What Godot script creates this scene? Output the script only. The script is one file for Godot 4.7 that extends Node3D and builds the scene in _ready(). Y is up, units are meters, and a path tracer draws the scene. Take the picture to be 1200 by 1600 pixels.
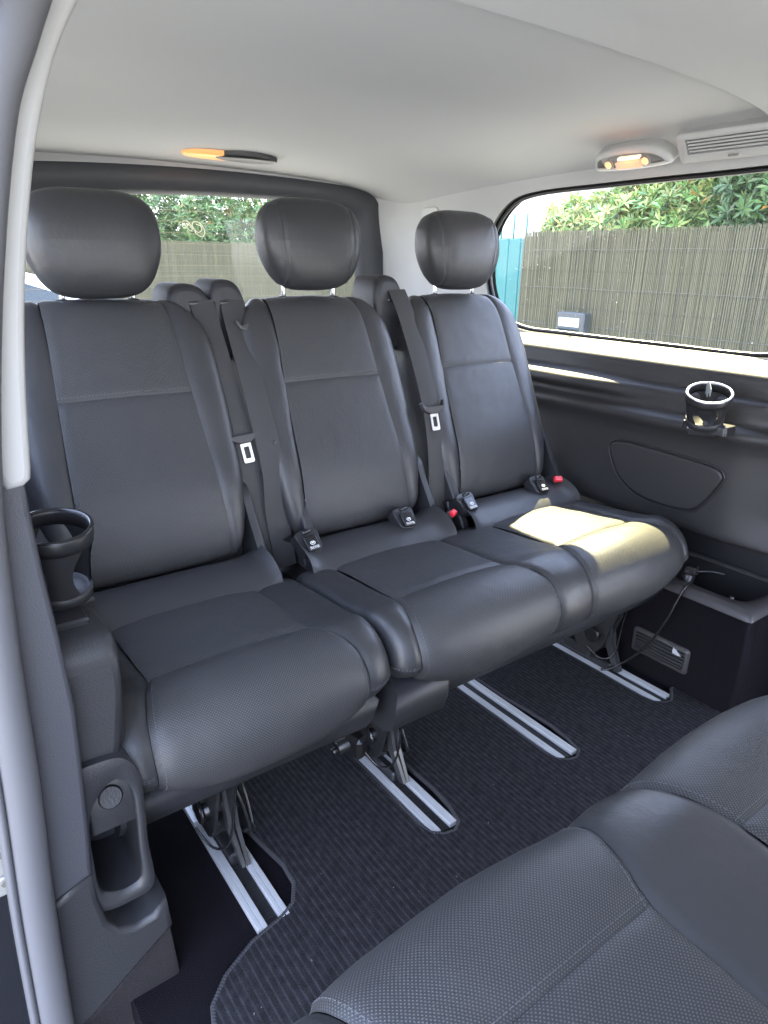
extends Node3D

# ---------------------------------------------------------------- globals
var M := {}
var rng := RandomNumberGenerator.new()
var noi := FastNoiseLite.new()
var used := {}
var xf := Transform3D.IDENTITY      # build coordinates -> world

const CX1 := 0.375                  # seat centres across the van
const CX2 := 0.838
const CX3 := 1.292

func _ready():
	rng.seed = 11
	noi.seed = 5
	noi.noise_type = FastNoiseLite.TYPE_SIMPLEX_SMOOTH
	noi.frequency = 1.0
	setup_camera()
	setup_light()
	make_materials()
	build_shell()
	build_left_jamb()
	build_right_panel()
	build_rear()
	build_floor()
	build_outside()
	build_rear_seats()
	build_front_bench()
	build_details()

# ---------------------------------------------------------------- camera and light
func setup_camera():
	var cam := Camera3D.new()
	cam.name = "camera"
	cam.fov = 73.72
	cam.near = 0.02
	cam.far = 400.0
	var yaw := deg_to_rad(36.47)
	var pit := deg_to_rad(20.07)
	var rol := deg_to_rad(1.026)
	var f := Vector3(sin(yaw) * cos(pit), -sin(pit), -cos(yaw) * cos(pit))
	var r := Vector3(cos(yaw), 0, sin(yaw))
	var u := r.cross(f)
	var r2 := r * cos(rol) + u * sin(rol)
	var u2 := u * cos(rol) - r * sin(rol)
	cam.transform = Transform3D(Basis(r2, u2, -f), Vector3(0, 1.0, 0))
	add_child(cam)
	cam.current = true

func setup_light():
	var env := Environment.new()
	env.background_mode = Environment.BG_SKY
	var sm := ProceduralSkyMaterial.new()
	sm.sky_top_color = Color(0.60, 0.66, 0.79)
	sm.sky_horizon_color = Color(0.90, 0.91, 0.92)
	sm.sky_curve = 0.12
	sm.ground_bottom_color = Color(0.42, 0.41, 0.40)
	sm.ground_horizon_color = Color(0.70, 0.70, 0.70)
	sm.sun_angle_max = 1.0
	sm.sky_energy_multiplier = 1.0
	var sky := Sky.new()
	sky.sky_material = sm
	env.sky = sky
	env.background_energy_multiplier = 1.0
	env.tonemap_mode = Environment.TONE_MAPPER_LINEAR
	env.tonemap_exposure = 18.0
	env.sdfgi_enabled = true
	env.ssao_enabled = true
	env.ssil_enabled = true
	var we := WorldEnvironment.new()
	we.name = "world_environment"
	we.environment = env
	add_child(we)
	var sun := DirectionalLight3D.new()
	sun.name = "sun"
	sun.light_energy = 0.62
	sun.light_color = Color(1.0, 0.95, 0.72)
	sun.light_angular_distance = 0.53
	sun.shadow_enabled = true
	var to_sun := Vector3(0.71, 1.0, -0.72).normalized()
	sun.transform = Transform3D(Basis.looking_at(-to_sun, Vector3.UP), Vector3(8, 10, -8))
	add_child(sun)

# ---------------------------------------------------------------- materials
func lin(r: float, g: float, b: float) -> Color:
	return Color(r, g, b).linear_to_srgb()

func mk(key: String, col: Color, rough: float, metal := 0.0, spec := 0.5) -> StandardMaterial3D:
	var m := StandardMaterial3D.new()
	m.albedo_color = col
	m.roughness = rough
	m.metallic = metal
	m.metallic_specular = spec
	M[key] = m
	return m

func tex(img: Image) -> ImageTexture:
	img.generate_mipmaps()
	return ImageTexture.create_from_image(img)

func to_normal(h: Image, scale: float) -> ImageTexture:
	var n := h.duplicate() as Image
	n.convert(Image.FORMAT_RF)
	n.bump_map_to_normal_map(scale)
	n.convert(Image.FORMAT_RGB8)
	return tex(n)

func noise_img(size: int, freq: float, sd: int, type := FastNoiseLite.TYPE_SIMPLEX, oct := 3) -> Image:
	var n := FastNoiseLite.new()
	n.seed = sd
	n.noise_type = type
	n.frequency = freq
	n.fractal_octaves = oct
	if type == FastNoiseLite.TYPE_CELLULAR:
		n.cellular_return_type = FastNoiseLite.RETURN_DISTANCE
	return n.get_seamless_image(size, size)

func make_materials():
	# embossed dots of the seat centres: 16 by 16 staggered cells on a tile
	var sz := 384
	var cells := 12
	var cs := float(sz) / cells
	var h := Image.create(sz, sz, false, Image.FORMAT_RF)
	var al := Image.create(sz, sz, false, Image.FORMAT_RGB8)
	var gn := noise_img(sz, 0.05, 3)
	for y in sz:
		var row := int(y / (cs * 0.5))
		for x in sz:
			var best := 9.0
			for rr in [row - 1, row, row + 1, row + 2]:
				var oy: float = rr * cs * 0.5
				var ox := cs * 0.5 if (posmod(rr, 2) == 1) else 0.0
				var dx := fposmod(x - ox + cs * 0.5, cs) - cs * 0.5
				var dy: float = y - oy
				best = minf(best, absf(dx) / (cs * 0.34) + absf(dy) / (cs * 0.26))
			var k := clampf(1.0 - best, 0.0, 1.0)
			k = smoothstep(0.0, 0.55, k)
			var g := gn.get_pixel(x, y).r
			h.set_pixel(x, y, Color(k * 0.8 + g * 0.1, 0, 0))
			var v := 0.168 + 0.15 * k + (g - 0.5) * 0.03
			al.set_pixel(x, y, Color(v * 0.995, v * 0.998, v * 1.02))
	var m := mk("perf", Color(1, 1, 1), 0.48, 0.0, 0.5)
	m.albedo_texture = tex(al)
	m.normal_enabled = true
	m.normal_texture = to_normal(h, 5.0)
	m.normal_scale = 0.8
	# plain synthetic leather with a fine grain
	var lg := noise_img(256, 0.05, 9, FastNoiseLite.TYPE_CELLULAR, 2)
	m = mk("leather", lin(0.026, 0.0262, 0.028), 0.40)
	m.normal_enabled = true
	m.normal_texture = to_normal(lg, 2.0)
	m.normal_scale = 0.25
	var rw := noise_img(256, 0.012, 61, FastNoiseLite.TYPE_SIMPLEX, 4)
	var ri := Image.create(256, 256, false, Image.FORMAT_RGB8)
	for y in 256:
		for x in 256:
			var v := clampf(0.80 + (rw.get_pixel(x, y).r - 0.5) * 0.12 + (lg.get_pixel(x, y).r - 0.5) * 0.12, 0.5, 1.0)
			ri.set_pixel(x, y, Color(v, v, v))
	M.leather.roughness = 0.56
	M.leather.roughness_texture = tex(ri)
	# moulded plastics
	var pg := noise_img(256, 0.09, 21, FastNoiseLite.TYPE_CELLULAR, 2)
	var pnorm := to_normal(pg, 3.0)
	m = mk("plastic", lin(0.018, 0.018, 0.021), 0.5)
	m.normal_enabled = true
	m.normal_texture = pnorm
	m.normal_scale = 0.35
	m.uv1_triplanar = true
	m.uv1_world_triplanar = true
	m.uv1_scale = Vector3(14, 14, 14)
	m = mk("plastic_brown", lin(0.0165, 0.0155, 0.0165), 0.58)
	m.normal_enabled = true
	m.normal_texture = pnorm
	m.normal_scale = 0.35
	m.uv1_triplanar = true
	m.uv1_world_triplanar = true
	m.uv1_scale = Vector3(14, 14, 14)
	m = mk("grain_trim", lin(0.036, 0.037, 0.044), 0.5)
	m.normal_enabled = true
	m.normal_texture = pnorm
	m.normal_scale = 0.4
	m.uv1_triplanar = true
	m.uv1_world_triplanar = true
	m.uv1_scale = Vector3(19, 19, 19)
	mk("black_gloss", lin(0.012, 0.012, 0.013), 0.22)
	mk("black_satin", lin(0.018, 0.018, 0.020), 0.38)
	mk("black_matt", lin(0.012, 0.012, 0.014), 0.8)
	mk("steel_dark", lin(0.06, 0.06, 0.062), 0.35, 0.85)
	mk("chrome", lin(0.72, 0.72, 0.73), 0.12, 1.0)
	mk("zinc", lin(0.62, 0.61, 0.58), 0.34, 0.9)
	mk("white_metal", lin(0.24, 0.235, 0.22), 0.45, 0.3)
	mk("rubber", lin(0.075, 0.075, 0.082), 0.55)
	mk("red_button", lin(0.62, 0.02, 0.035), 0.35)
	mk("thread", lin(0.085, 0.085, 0.09), 0.7)
	mk("print_white", lin(0.78, 0.78, 0.78), 0.6)
	mk("post_light", lin(0.30, 0.295, 0.28), 0.55)
	# brushed aluminium floor rails
	var br := Image.create(64, 256, false, Image.FORMAT_RGB8)
	for x in 64:
		var ln := rng.randf_range(-0.05, 0.05)
		for y in 256:
			var v := 0.80 + ln + rng.randf_range(-0.03, 0.03)
			br.set_pixel(x, y, Color(v, v, v * 1.01))
	m = mk("alu", Color(0.95, 0.95, 0.97), 0.42, 0.75)
	m.albedo_texture = tex(br)
	# headliner cloth
	var hl := noise_img(256, 0.12, 31, FastNoiseLite.TYPE_SIMPLEX, 3)
	m = mk("headliner", lin(0.405, 0.408, 0.408), 0.9, 0.0, 0.2)
	m.normal_enabled = true
	m.normal_texture = to_normal(hl, 2.0)
	m.normal_scale = 0.25
	m.uv1_triplanar = true
	m.uv1_world_triplanar = true
	m.uv1_scale = Vector3(10, 10, 10)
	mk("light_plastic", lin(0.40, 0.402, 0.40), 0.5)
	mk("light_plastic_dark", lin(0.20, 0.197, 0.19), 0.6)
	mk("rear_frame", lin(0.045, 0.049, 0.056), 0.55)
	# mat: ribbed needle felt, ribs run along the van
	var W := 256
	var mc := Image.create(W, W, false, Image.FORMAT_RGB8)
	var mh := Image.create(W, W, false, Image.FORMAT_RF)
	var ribs := []
	for k in 10:
		ribs.append(rng.randf_range(0.7, 1.25))
	var fz := noise_img(W, 0.30, 77, FastNoiseLite.TYPE_SIMPLEX, 2)
	var fz2 := noise_img(W, 0.02, 78, FastNoiseLite.TYPE_SIMPLEX, 3)
	var fz3 := noise_img(W, 0.045, 79, FastNoiseLite.TYPE_SIMPLEX, 2)
	for y in W:
		for x in W:
			var t := float(x) / W * 10.0
			var rb := int(t) % 10
			var fr: float = t - floor(t)
			var line := exp(-pow((fr - 0.5) / 0.16, 2.0))
			var sp := fz.get_pixel(x, y).r
			var lo := fz2.get_pixel(x, y).r
			var ym := y if y < 128 else 255 - y
			var brk := fz3.get_pixel(x, ym / 2).r
			var v: float = 0.150 + 0.065 * line * float(ribs[rb]) * lerpf(0.6, 1.2, brk) + (sp - 0.5) * 0.19 + (lo - 0.5) * 0.06
			v = clampf(v, 0.07, 0.6)
			mc.set_pixel(x, y, Color(v * 1.0, v * 0.98, v * 1.04))
			mh.set_pixel(x, y, Color(line * 0.4 + sp * 0.6, 0, 0))
	m = mk("mat", Color(1, 1, 1), 0.95, 0.0, 0.2)
	m.albedo_texture = tex(mc)
	m.normal_enabled = true
	m.normal_texture = to_normal(mh, 4.0)
	m.normal_scale = 0.8
	# short pile carpet
	var cc := Image.create(256, 256, false, Image.FORMAT_RGB8)
	for y in 256:
		for x in 256:
			var v := 0.17 + (fz.get_pixel(x, y).r - 0.5) * 0.20 + (rng.randf() - 0.5) * 0.05
			cc.set_pixel(x, y, Color(v * 1.02, v * 0.98, v * 1.02))
	m = mk("carpet", Color(1, 1, 1), 0.95, 0.0, 0.2)
	m.albedo_texture = tex(cc)
	m.normal_enabled = true
	m.normal_texture = to_normal(fz, 4.0)
	m.uv1_triplanar = true
	m.uv1_world_triplanar = true
	m.uv1_scale = Vector3(9, 9, 9)
	m = mk("carpet_dark", Color(0.62, 0.60, 0.66), 0.95, 0.0, 0.2)
	m.albedo_texture = M.carpet.albedo_texture
	m.normal_enabled = true
	m.normal_texture = M.carpet.normal_texture
	m.uv1_triplanar = true
	m.uv1_world_triplanar = true
	m.uv1_scale = Vector3(7, 7, 7)
	mk("mat_binding", lin(0.028, 0.028, 0.031), 0.8)
	# webbing
	var wb := Image.create(64, 64, false, Image.FORMAT_RF)
	for y in 64:
		for x in 64:
			wb.set_pixel(x, y, Color(0.5 + 0.5 * sin((x + y) * TAU / 8.0) * sin(x * TAU / 16.0), 0, 0))
	m = mk("webbing", lin(0.028, 0.0275, 0.028), 0.65)
	m.normal_enabled = true
	m.normal_texture = to_normal(wb, 2.0)
	m.normal_scale = 0.4
	# glass
	m = mk("glass", Color(0.80, 0.90, 0.86, 0.06), 0.0, 0.0, 0.3)
	m.transparency = BaseMaterial3D.TRANSPARENCY_ALPHA
	m = mk("rear_glass", Color(0.74, 0.86, 0.80, 0.12), 0.0, 0.0, 0.3)
	m.transparency = BaseMaterial3D.TRANSPARENCY_ALPHA
	mk("dark_glass", lin(0.015, 0.02, 0.022), 0.05)
	# lamps
	m = mk("lamp_warm", lin(0.9, 0.7, 0.5), 0.4)
	m.emission_enabled = true
	m.emission = Color(1.0, 0.60, 0.26)
	m.emission_energy_multiplier = 0.05
	m = mk("lamp_white", lin(0.9, 0.85, 0.8), 0.4)
	m.emission_enabled = true
	m.emission = Color(1.0, 0.86, 0.68)
	m.emission_energy_multiplier = 0.06
	mk("sticker_cream", lin(0.80, 0.76, 0.58), 0.6)
	mk("plastic_pale", lin(0.42, 0.42, 0.44), 0.5)
	mk("ring_pale", lin(0.70, 0.70, 0.72), 0.25, 0.6)
	mk("chrome_bright", lin(0.82, 0.82, 0.82), 0.28, 0.8)
	mk("steel_mid", lin(0.20, 0.20, 0.21), 0.35, 0.8)
	mk("strut_metal", lin(0.12, 0.12, 0.125), 0.30, 0.7)
	mk("thread_pale", lin(0.15, 0.145, 0.135), 0.9)
	mk("thread_dark", lin(0.05, 0.05, 0.055), 0.8)
	mk("alu2", lin(0.62, 0.63, 0.65), 0.40, 0.35)
	for e in [["plastic_mid", lin(0.021, 0.0215, 0.024), 0.45], ["plastic_mid2", lin(0.040, 0.037, 0.038), 0.45]]:
		m = mk(e[0], e[1], e[2])
		m.normal_enabled = true
		m.normal_texture = pnorm
		m.normal_scale = 0.35
		m.uv1_triplanar = true
		m.uv1_world_triplanar = true
		m.uv1_scale = Vector3(14, 14, 14)
	mk("headliner_pink", lin(0.48, 0.43, 0.40), 0.85)
	m = mk("lamp_soft", lin(0.7, 0.55, 0.42), 0.5)
	m.emission_enabled = true
	m.emission = Color(1.0, 0.62, 0.34)
	m.emission_energy_multiplier = 0.008
	m = mk("lamp_orange", lin(0.8, 0.45, 0.18), 0.4)
	m.emission_enabled = true
	m.emission = Color(1.0, 0.52, 0.14)
	m.emission_energy_multiplier = 0.034
	# outside
	var rd := Image.create(64, 256, false, Image.FORMAT_RGB8)
	for x in 64:
		var a := rng.randf_range(0.92, 1.08)
		for y in 256:
			var v := 0.86 * a + rng.randf_range(-0.06, 0.06) - (0.16 if y % 43 < 2 else 0.0)
			rd.set_pixel(x, y, Color(v, v * 0.98, v * 0.93))
	m = mk("reed", Color(1, 1, 1), 0.8)
	m.vertex_color_use_as_albedo = true
	m.albedo_texture = tex(rd)
	mk("reed_back", lin(0.10, 0.092, 0.072), 0.9)
	mk("wire", lin(0.10, 0.09, 0.075), 0.7)
	m = mk("leaf", Color(1, 1, 1), 0.38)
	m.vertex_color_use_as_albedo = true
	m.backlight_enabled = true
	m.backlight = Color(0.30, 0.40, 0.10)
	m.cull_mode = BaseMaterial3D.CULL_DISABLED
	mk("bark", lin(0.10, 0.08, 0.06), 0.9)
	mk("gate_paint", lin(0.006, 0.090, 0.084), 0.5)
	mk("house_wall", lin(0.62, 0.60, 0.54), 0.85)
	mk("roof_tile", lin(0.32, 0.14, 0.08), 0.85)
	mk("car_white", lin(0.74, 0.75, 0.76), 0.25)
	mk("tyre", lin(0.02, 0.02, 0.02), 0.8)
	mk("body_black", lin(0.010, 0.010, 0.012), 0.12)
	mk("box_grey", lin(0.028, 0.031, 0.033), 0.5)
	mk("label_pale", lin(0.36, 0.39, 0.40), 0.4)
	var an := noise_img(256, 0.08, 55, FastNoiseLite.TYPE_SIMPLEX, 4)
	var ai := Image.create(256, 256, false, Image.FORMAT_RGB8)
	for y in 256:
		for x in 256:
			var v := 0.66 + (an.get_pixel(x, y).r - 0.5) * 0.2 + (rng.randf() - 0.5) * 0.06
			ai.set_pixel(x, y, Color(v, v * 0.98, v * 0.95))
	m = mk("pavement", Color(1, 1, 1), 0.9)
	m.albedo_texture = tex(ai)
	m.uv1_triplanar = true
	m.uv1_world_triplanar = true
	m.uv1_scale = Vector3(0.7, 0.7, 0.7)

# ---------------------------------------------------------------- scene helpers
func numbered(n: String) -> String:
	if not used.has(n):
		used[n] = 0
		return n
	used[n] += 1
	return "%s_%03d" % [n, used[n]]

func thing(called: String, label: String, category: String, at: Vector3, group := "") -> Node3D:
	var o := Node3D.new()
	o.name = numbered(called)
	add_child(o)
	o.position = at
	o.set_meta("label", label)
	o.set_meta("category", category)
	if group != "":
		o.set_meta("group", group)
	return o

func struct(called: String, label: String, at := Vector3.ZERO) -> Node3D:
	var o := Node3D.new()
	o.name = numbered(called)
	add_child(o)
	o.position = at
	o.set_meta("label", label)
	o.set_meta("kind", "structure")
	return o

func new_st() -> SurfaceTool:
	var st := SurfaceTool.new()
	st.begin(Mesh.PRIMITIVE_TRIANGLES)
	return st

func part(st: SurfaceTool, called: String, material: String, parent: Node3D) -> MeshInstance3D:
	st.index()
	st.generate_normals()
	var mi := MeshInstance3D.new()
	mi.name = called
	mi.mesh = st.commit()
	mi.material_override = M[material]
	mi.cast_shadow = GeometryInstance3D.SHADOW_CASTING_SETTING_ON
	parent.add_child(mi, true)
	if parent.get_parent() == self:
		mi.transform = parent.transform.affine_inverse() * xf
	return mi

func solo(st: SurfaceTool, called: String, material: String, label: String, category: String, group := "") -> MeshInstance3D:
	st.index()
	st.generate_normals()
	var mi := MeshInstance3D.new()
	mi.name = numbered(called)
	mi.mesh = st.commit()
	mi.material_override = M[material]
	add_child(mi)
	mi.transform = xf
	mi.set_meta("label", label)
	if category == "structure":
		mi.set_meta("kind", "structure")
	else:
		mi.set_meta("category", category)
	if group != "":
		mi.set_meta("group", group)
	return mi

# ---------------------------------------------------------------- mesh helpers (counter-clockwise in, flipped on emit)
func tri(st: SurfaceTool, a: Vector3, b: Vector3, c: Vector3, ua := Vector2.ZERO, ub := Vector2.ZERO, uc := Vector2.ZERO):
	st.set_uv(ua)
	st.add_vertex(a)
	st.set_uv(uc)
	st.add_vertex(c)
	st.set_uv(ub)
	st.add_vertex(b)

func quad(st: SurfaceTool, a: Vector3, b: Vector3, c: Vector3, d: Vector3, ua := Vector2.ZERO, ub := Vector2(1, 0), uc := Vector2(1, 1), ud := Vector2(0, 1)):
	tri(st, a, b, c, ua, ub, uc)
	tri(st, a, c, d, ua, uc, ud)

func tri_out(st: SurfaceTool, a: Vector3, b: Vector3, c: Vector3, ctr: Vector3):
	if (b - a).cross(c - a).dot((a + b + c) / 3.0 - ctr) >= 0.0:
		tri(st, a, b, c)
	else:
		tri(st, a, c, b)

func quad_out(st: SurfaceTool, a: Vector3, b: Vector3, c: Vector3, d: Vector3, ctr: Vector3):
	if (c - a).cross(d - b).dot((a + b + c + d) / 4.0 - ctr) >= 0.0:
		quad(st, a, b, c, d)
	else:
		quad(st, a, d, c, b, Vector2.ZERO, Vector2(0, 1), Vector2(1, 1), Vector2(1, 0))

func rbox(st: SurfaceTool, c: Vector3, s: Vector3, bev := 0.003, bs := Basis.IDENTITY):
	st.set_smooth_group(-1)
	var hx := s.x * 0.5
	var hy := s.y * 0.5
	var hz := s.z * 0.5
	var b := minf(bev, minf(hx, minf(hy, hz)) * 0.95)
	var P := {}
	for sx in [-1, 1]:
		for sy in [-1, 1]:
			for sz in [-1, 1]:
				P[[sx, sy, sz, 0]] = c + bs * Vector3(sx * hx, sy * (hy - b), sz * (hz - b))
				P[[sx, sy, sz, 1]] = c + bs * Vector3(sx * (hx - b), sy * hy, sz * (hz - b))
				P[[sx, sy, sz, 2]] = c + bs * Vector3(sx * (hx - b), sy * (hy - b), sz * hz)
				tri_out(st, P[[sx, sy, sz, 0]], P[[sx, sy, sz, 1]], P[[sx, sy, sz, 2]], c)
	for s1 in [-1, 1]:
		quad_out(st, P[[s1, -1, -1, 0]], P[[s1, 1, -1, 0]], P[[s1, 1, 1, 0]], P[[s1, -1, 1, 0]], c)
		quad_out(st, P[[-1, s1, -1, 1]], P[[1, s1, -1, 1]], P[[1, s1, 1, 1]], P[[-1, s1, 1, 1]], c)
		quad_out(st, P[[-1, -1, s1, 2]], P[[1, -1, s1, 2]], P[[1, 1, s1, 2]], P[[-1, 1, s1, 2]], c)
		for s2 in [-1, 1]:
			quad_out(st, P[[-1, s1, s2, 1]], P[[1, s1, s2, 1]], P[[1, s1, s2, 2]], P[[-1, s1, s2, 2]], c)
			quad_out(st, P[[s1, -1, s2, 0]], P[[s1, 1, s2, 0]], P[[s1, 1, s2, 2]], P[[s1, -1, s2, 2]], c)
			quad_out(st, P[[s1, s2, -1, 0]], P[[s1, s2, 1, 0]], P[[s1, s2, 1, 1]], P[[s1, s2, -1, 1]], c)

func frame_at(pts: Array, i: int, closed := false) -> Vector3:
	var n := pts.size()
	var a: Vector3 = pts[(i - 1 + n) % n] if (closed or i > 0) else pts[0]
	var b: Vector3 = pts[(i + 1) % n] if (closed or i < n - 1) else pts[n - 1]
	return (b - a).normalized()

func sweep(st: SurfaceTool, pts: Array, prof: Array, up: Vector3, smooth := true, closed := false, scales := [], tile := 0.05):
	# prof: Vector2 list, counter-clockwise when seen against the tangent; closed outline
	var n := pts.size()
	var k := prof.size()
	var rows := []
	var upv := up.normalized()
	var lens := [0.0]
	for i in n:
		var t := frame_at(pts, i, closed)
		var side := t.cross(upv)
		if side.length() < 0.05:
			side = t.cross(Vector3(0.31, 0.5, 0.8))
		side = side.normalized()
		var u2 := side.cross(t).normalized()
		upv = u2 if not closed else up.normalized()
		var sc: float = float(scales[i]) if scales.size() > 0 else 1.0
		var row := []
		for q in k:
			row.append(pts[i] + side * prof[q].x * sc + u2 * prof[q].y * sc)
		rows.append(row)
		if i > 0:
			lens.append(lens[i - 1] + (pts[i] - pts[i - 1]).length())
	var m := n if closed else n - 1
	for i in m:
		var r0: Array = rows[i]
		var r1: Array = rows[(i + 1) % n]
		var c0 := Vector3.ZERO
		for q in k:
			c0 += (r0[q] + r1[q]) / (2.0 * k)
		for q in k:
			var q2 := (q + 1) % k
			st.set_smooth_group(0 if smooth else -1)
			var ua := Vector2(float(q) / k, lens[i] / tile)
			var ub := Vector2(float(q + 1) / k, lens[i] / tile)
			var l2: float = lens[i + 1] if i + 1 < n else lens[i]
			var uc := Vector2(float(q + 1) / k, l2 / tile)
			var ud := Vector2(float(q) / k, l2 / tile)
			var a: Vector3 = r0[q]
			var b: Vector3 = r0[q2]
			var c: Vector3 = r1[q2]
			var d: Vector3 = r1[q]
			if (c - a).cross(d - b).dot((a + b + c + d) / 4.0 - c0) >= 0.0:
				quad(st, a, b, c, d, ua, ub, uc, ud)
			else:
				quad(st, a, d, c, b, ua, ud, uc, ub)
	if not closed:
		st.set_smooth_group(-1)
		for e in [0, n - 1]:
			var ctr := Vector3.ZERO
			for q in k:
				ctr += rows[e][q] / k
			var inner: Vector3 = ctr + (pts[1] - pts[0]) * 0.3 if e == 0 else ctr + (pts[n - 2] - pts[n - 1]) * 0.3
			for q in k:
				tri_out(st, ctr, rows[e][q], rows[e][(q + 1) % k], inner)

func circle2(r: float, n: int, ry := -1.0) -> Array:
	var o := []
	var r2 := r if ry < 0.0 else ry
	for i in n:
		o.append(Vector2(cos(TAU * i / n) * r, sin(TAU * i / n) * r2))
	return o

func tube(st: SurfaceTool, pts: Array, r: float, n := 8, closed := false, scales := []):
	sweep(st, pts, circle2(r, n), Vector3(0.13, 0.97, 0.21), true, closed, scales)

func cyl(st: SurfaceTool, a: Vector3, b: Vector3, r: float, n := 16, bev := 0.0015):
	var d := (b - a).normalized()
	var pts := [a, a + d * bev, b - d * bev, b]
	var ref := Vector3(0.1, 0.2, 0.97) if absf(d.z) < 0.8 else Vector3(0.1, 0.97, 0.1)
	var k := (r - bev) / r
	sweep(st, pts, circle2(r, n), ref, true, false, [k, 1.0, 1.0, k])

func lathe(st: SurfaceTool, o: Vector3, prof: Array, n := 32, bs := Basis.IDENTITY, a0 := 0.0, a1 := TAU):
	# prof: list of Vector2(radius, height); solid side assumed on the right of the direction of travel, oriented by neighbours
	st.set_smooth_group(0)
	for i in n:
		var t0 := lerpf(a0, a1, float(i) / n)
		var t1 := lerpf(a0, a1, float(i + 1) / n)
		for j in prof.size() - 1:
			var p: Vector2 = prof[j]
			var q: Vector2 = prof[j + 1]
			var a := o + bs * Vector3(cos(t0) * p.x, p.y, sin(t0) * p.x)
			var b := o + bs * Vector3(cos(t1) * p.x, p.y, sin(t1) * p.x)
			var c := o + bs * Vector3(cos(t1) * q.x, q.y, sin(t1) * q.x)
			var d := o + bs * Vector3(cos(t0) * q.x, q.y, sin(t0) * q.x)
			if p.x > 0.00001:
				tri(st, a, c, b)
			if q.x > 0.00001:
				tri(st, a, d, c)

func inset(poly: Array, b: float) -> Array:
	var n := poly.size()
	var area := 0.0
	for i in n:
		area += poly[i].cross(poly[(i + 1) % n])
	var sg := 1.0 if area > 0.0 else -1.0
	var o := []
	for i in n:
		var e0: Vector2 = (poly[i] - poly[(i - 1 + n) % n]).normalized()
		var e1: Vector2 = (poly[(i + 1) % n] - poly[i]).normalized()
		var n0 := Vector2(-e0.y, e0.x) * sg
		var n1 := Vector2(-e1.y, e1.x) * sg
		var bi := n0 + n1
		var l := bi.length()
		if l < 0.2:
			bi = n0
			l = 1.0
		bi /= l
		o.append(poly[i] + bi * (b / maxf(0.5, bi.dot(n0))))
	return o

func prism(st: SurfaceTool, poly: Array, map: Callable, front: float, back: float, bev := 0.0, steps := 3):
	# poly in 2D, map.call(Vector2, depth) -> Vector3 ; rounded rim at the front end
	var loops := []
	var dirn := signf(back - front)
	if bev > 0.0:
		for s in steps + 1:
			var a := PI * 0.5 * s / steps
			var q := inset(poly, bev * (1.0 - sin(a)))
			var row := []
			for p in q:
				row.append(map.call(p, front + dirn * bev * (1.0 - cos(a))))
			loops.append(row)
	else:
		var row0 := []
		for p in poly:
			row0.append(map.call(p, front))
		loops.append(row0)
	var rowb := []
	for p in poly:
		rowb.append(map.call(p, back))
	loops.append(rowb)
	var n := poly.size()
	var area := 0.0
	for i in n:
		area += poly[i].cross(poly[(i + 1) % n])
	var mid := (front + back) * 0.5
	# outward sense of the first side face
	var t0: Vector2 = (poly[1] - poly[0]).normalized()
	var outn := Vector2(t0.y, -t0.x) * signf(area)
	var pm: Vector2 = (poly[0] + poly[1]) * 0.5
	var outv: Vector3 = map.call(pm + outn * 0.001, mid) - map.call(pm, mid)
	var a0: Vector3 = loops[0][0]
	var b0: Vector3 = loops[0][1]
	var c0: Vector3 = rowb[1]
	var fl := (b0 - a0).cross(c0 - a0).dot(outv) < 0.0
	for L in loops.size() - 1:
		st.set_smooth_group(1 if bev > 0.0 else -1)
		for i in n:
			var j := (i + 1) % n
			if fl:
				quad(st, loops[L][i], loops[L + 1][i], loops[L + 1][j], loops[L][j])
			else:
				quad(st, loops[L][i], loops[L][j], loops[L + 1][j], loops[L + 1][i])
	var ids := Geometry2D.triangulate_polygon(PackedVector2Array(inset(poly, bev) if bev > 0.0 else poly))
	var fdir: Vector3 = map.call(poly[0], front) - map.call(poly[0], back)
	for e in [0, loops.size() - 1]:
		st.set_smooth_group(2 if (e == 0 and bev > 0.0) else -1)
		var want: Vector3 = fdir if e == 0 else -fdir
		for k in range(0, ids.size(), 3):
			var a: Vector3 = loops[e][ids[k]]
			var b: Vector3 = loops[e][ids[k + 1]]
			var c: Vector3 = loops[e][ids[k + 2]]
			if (b - a).cross(c - a).dot(want) >= 0.0:
				tri(st, a, b, c)
			else:
				tri(st, a, c, b)

func cat(p0: Vector3, p1: Vector3, p2: Vector3, p3: Vector3, t: float) -> Vector3:
	return 0.5 * ((2.0 * p1) + (p2 - p0) * t + (2.0 * p0 - 5.0 * p1 + 4.0 * p2 - p3) * t * t + (3.0 * p1 - p0 - 3.0 * p2 + p3) * t * t * t)

func spline(c: Array, per := 8, closed := false) -> Array:
	var o := []
	var n := c.size()
	var m := n if closed else n - 1
	for i in m:
		var p0: Vector3 = c[(i - 1 + n) % n] if (closed or i > 0) else c[0] * 2.0 - c[1]
		var p1: Vector3 = c[i]
		var p2: Vector3 = c[(i + 1) % n]
		var p3: Vector3 = c[(i + 2) % n] if (closed or i + 2 < n) else c[n - 1] * 2.0 - c[n - 2]
		for k in per:
			o.append(cat(p0, p1, p2, p3, float(k) / per))
	if not closed:
		o.append(c[n - 1])
	return o

func spline2(c: Array, per := 8, closed := false) -> Array:
	var v := []
	for p in c:
		v.append(Vector3(p.x, p.y, 0))
	var o := []
	for p in spline(v, per, closed):
		o.append(Vector2(p.x, p.y))
	return o

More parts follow.
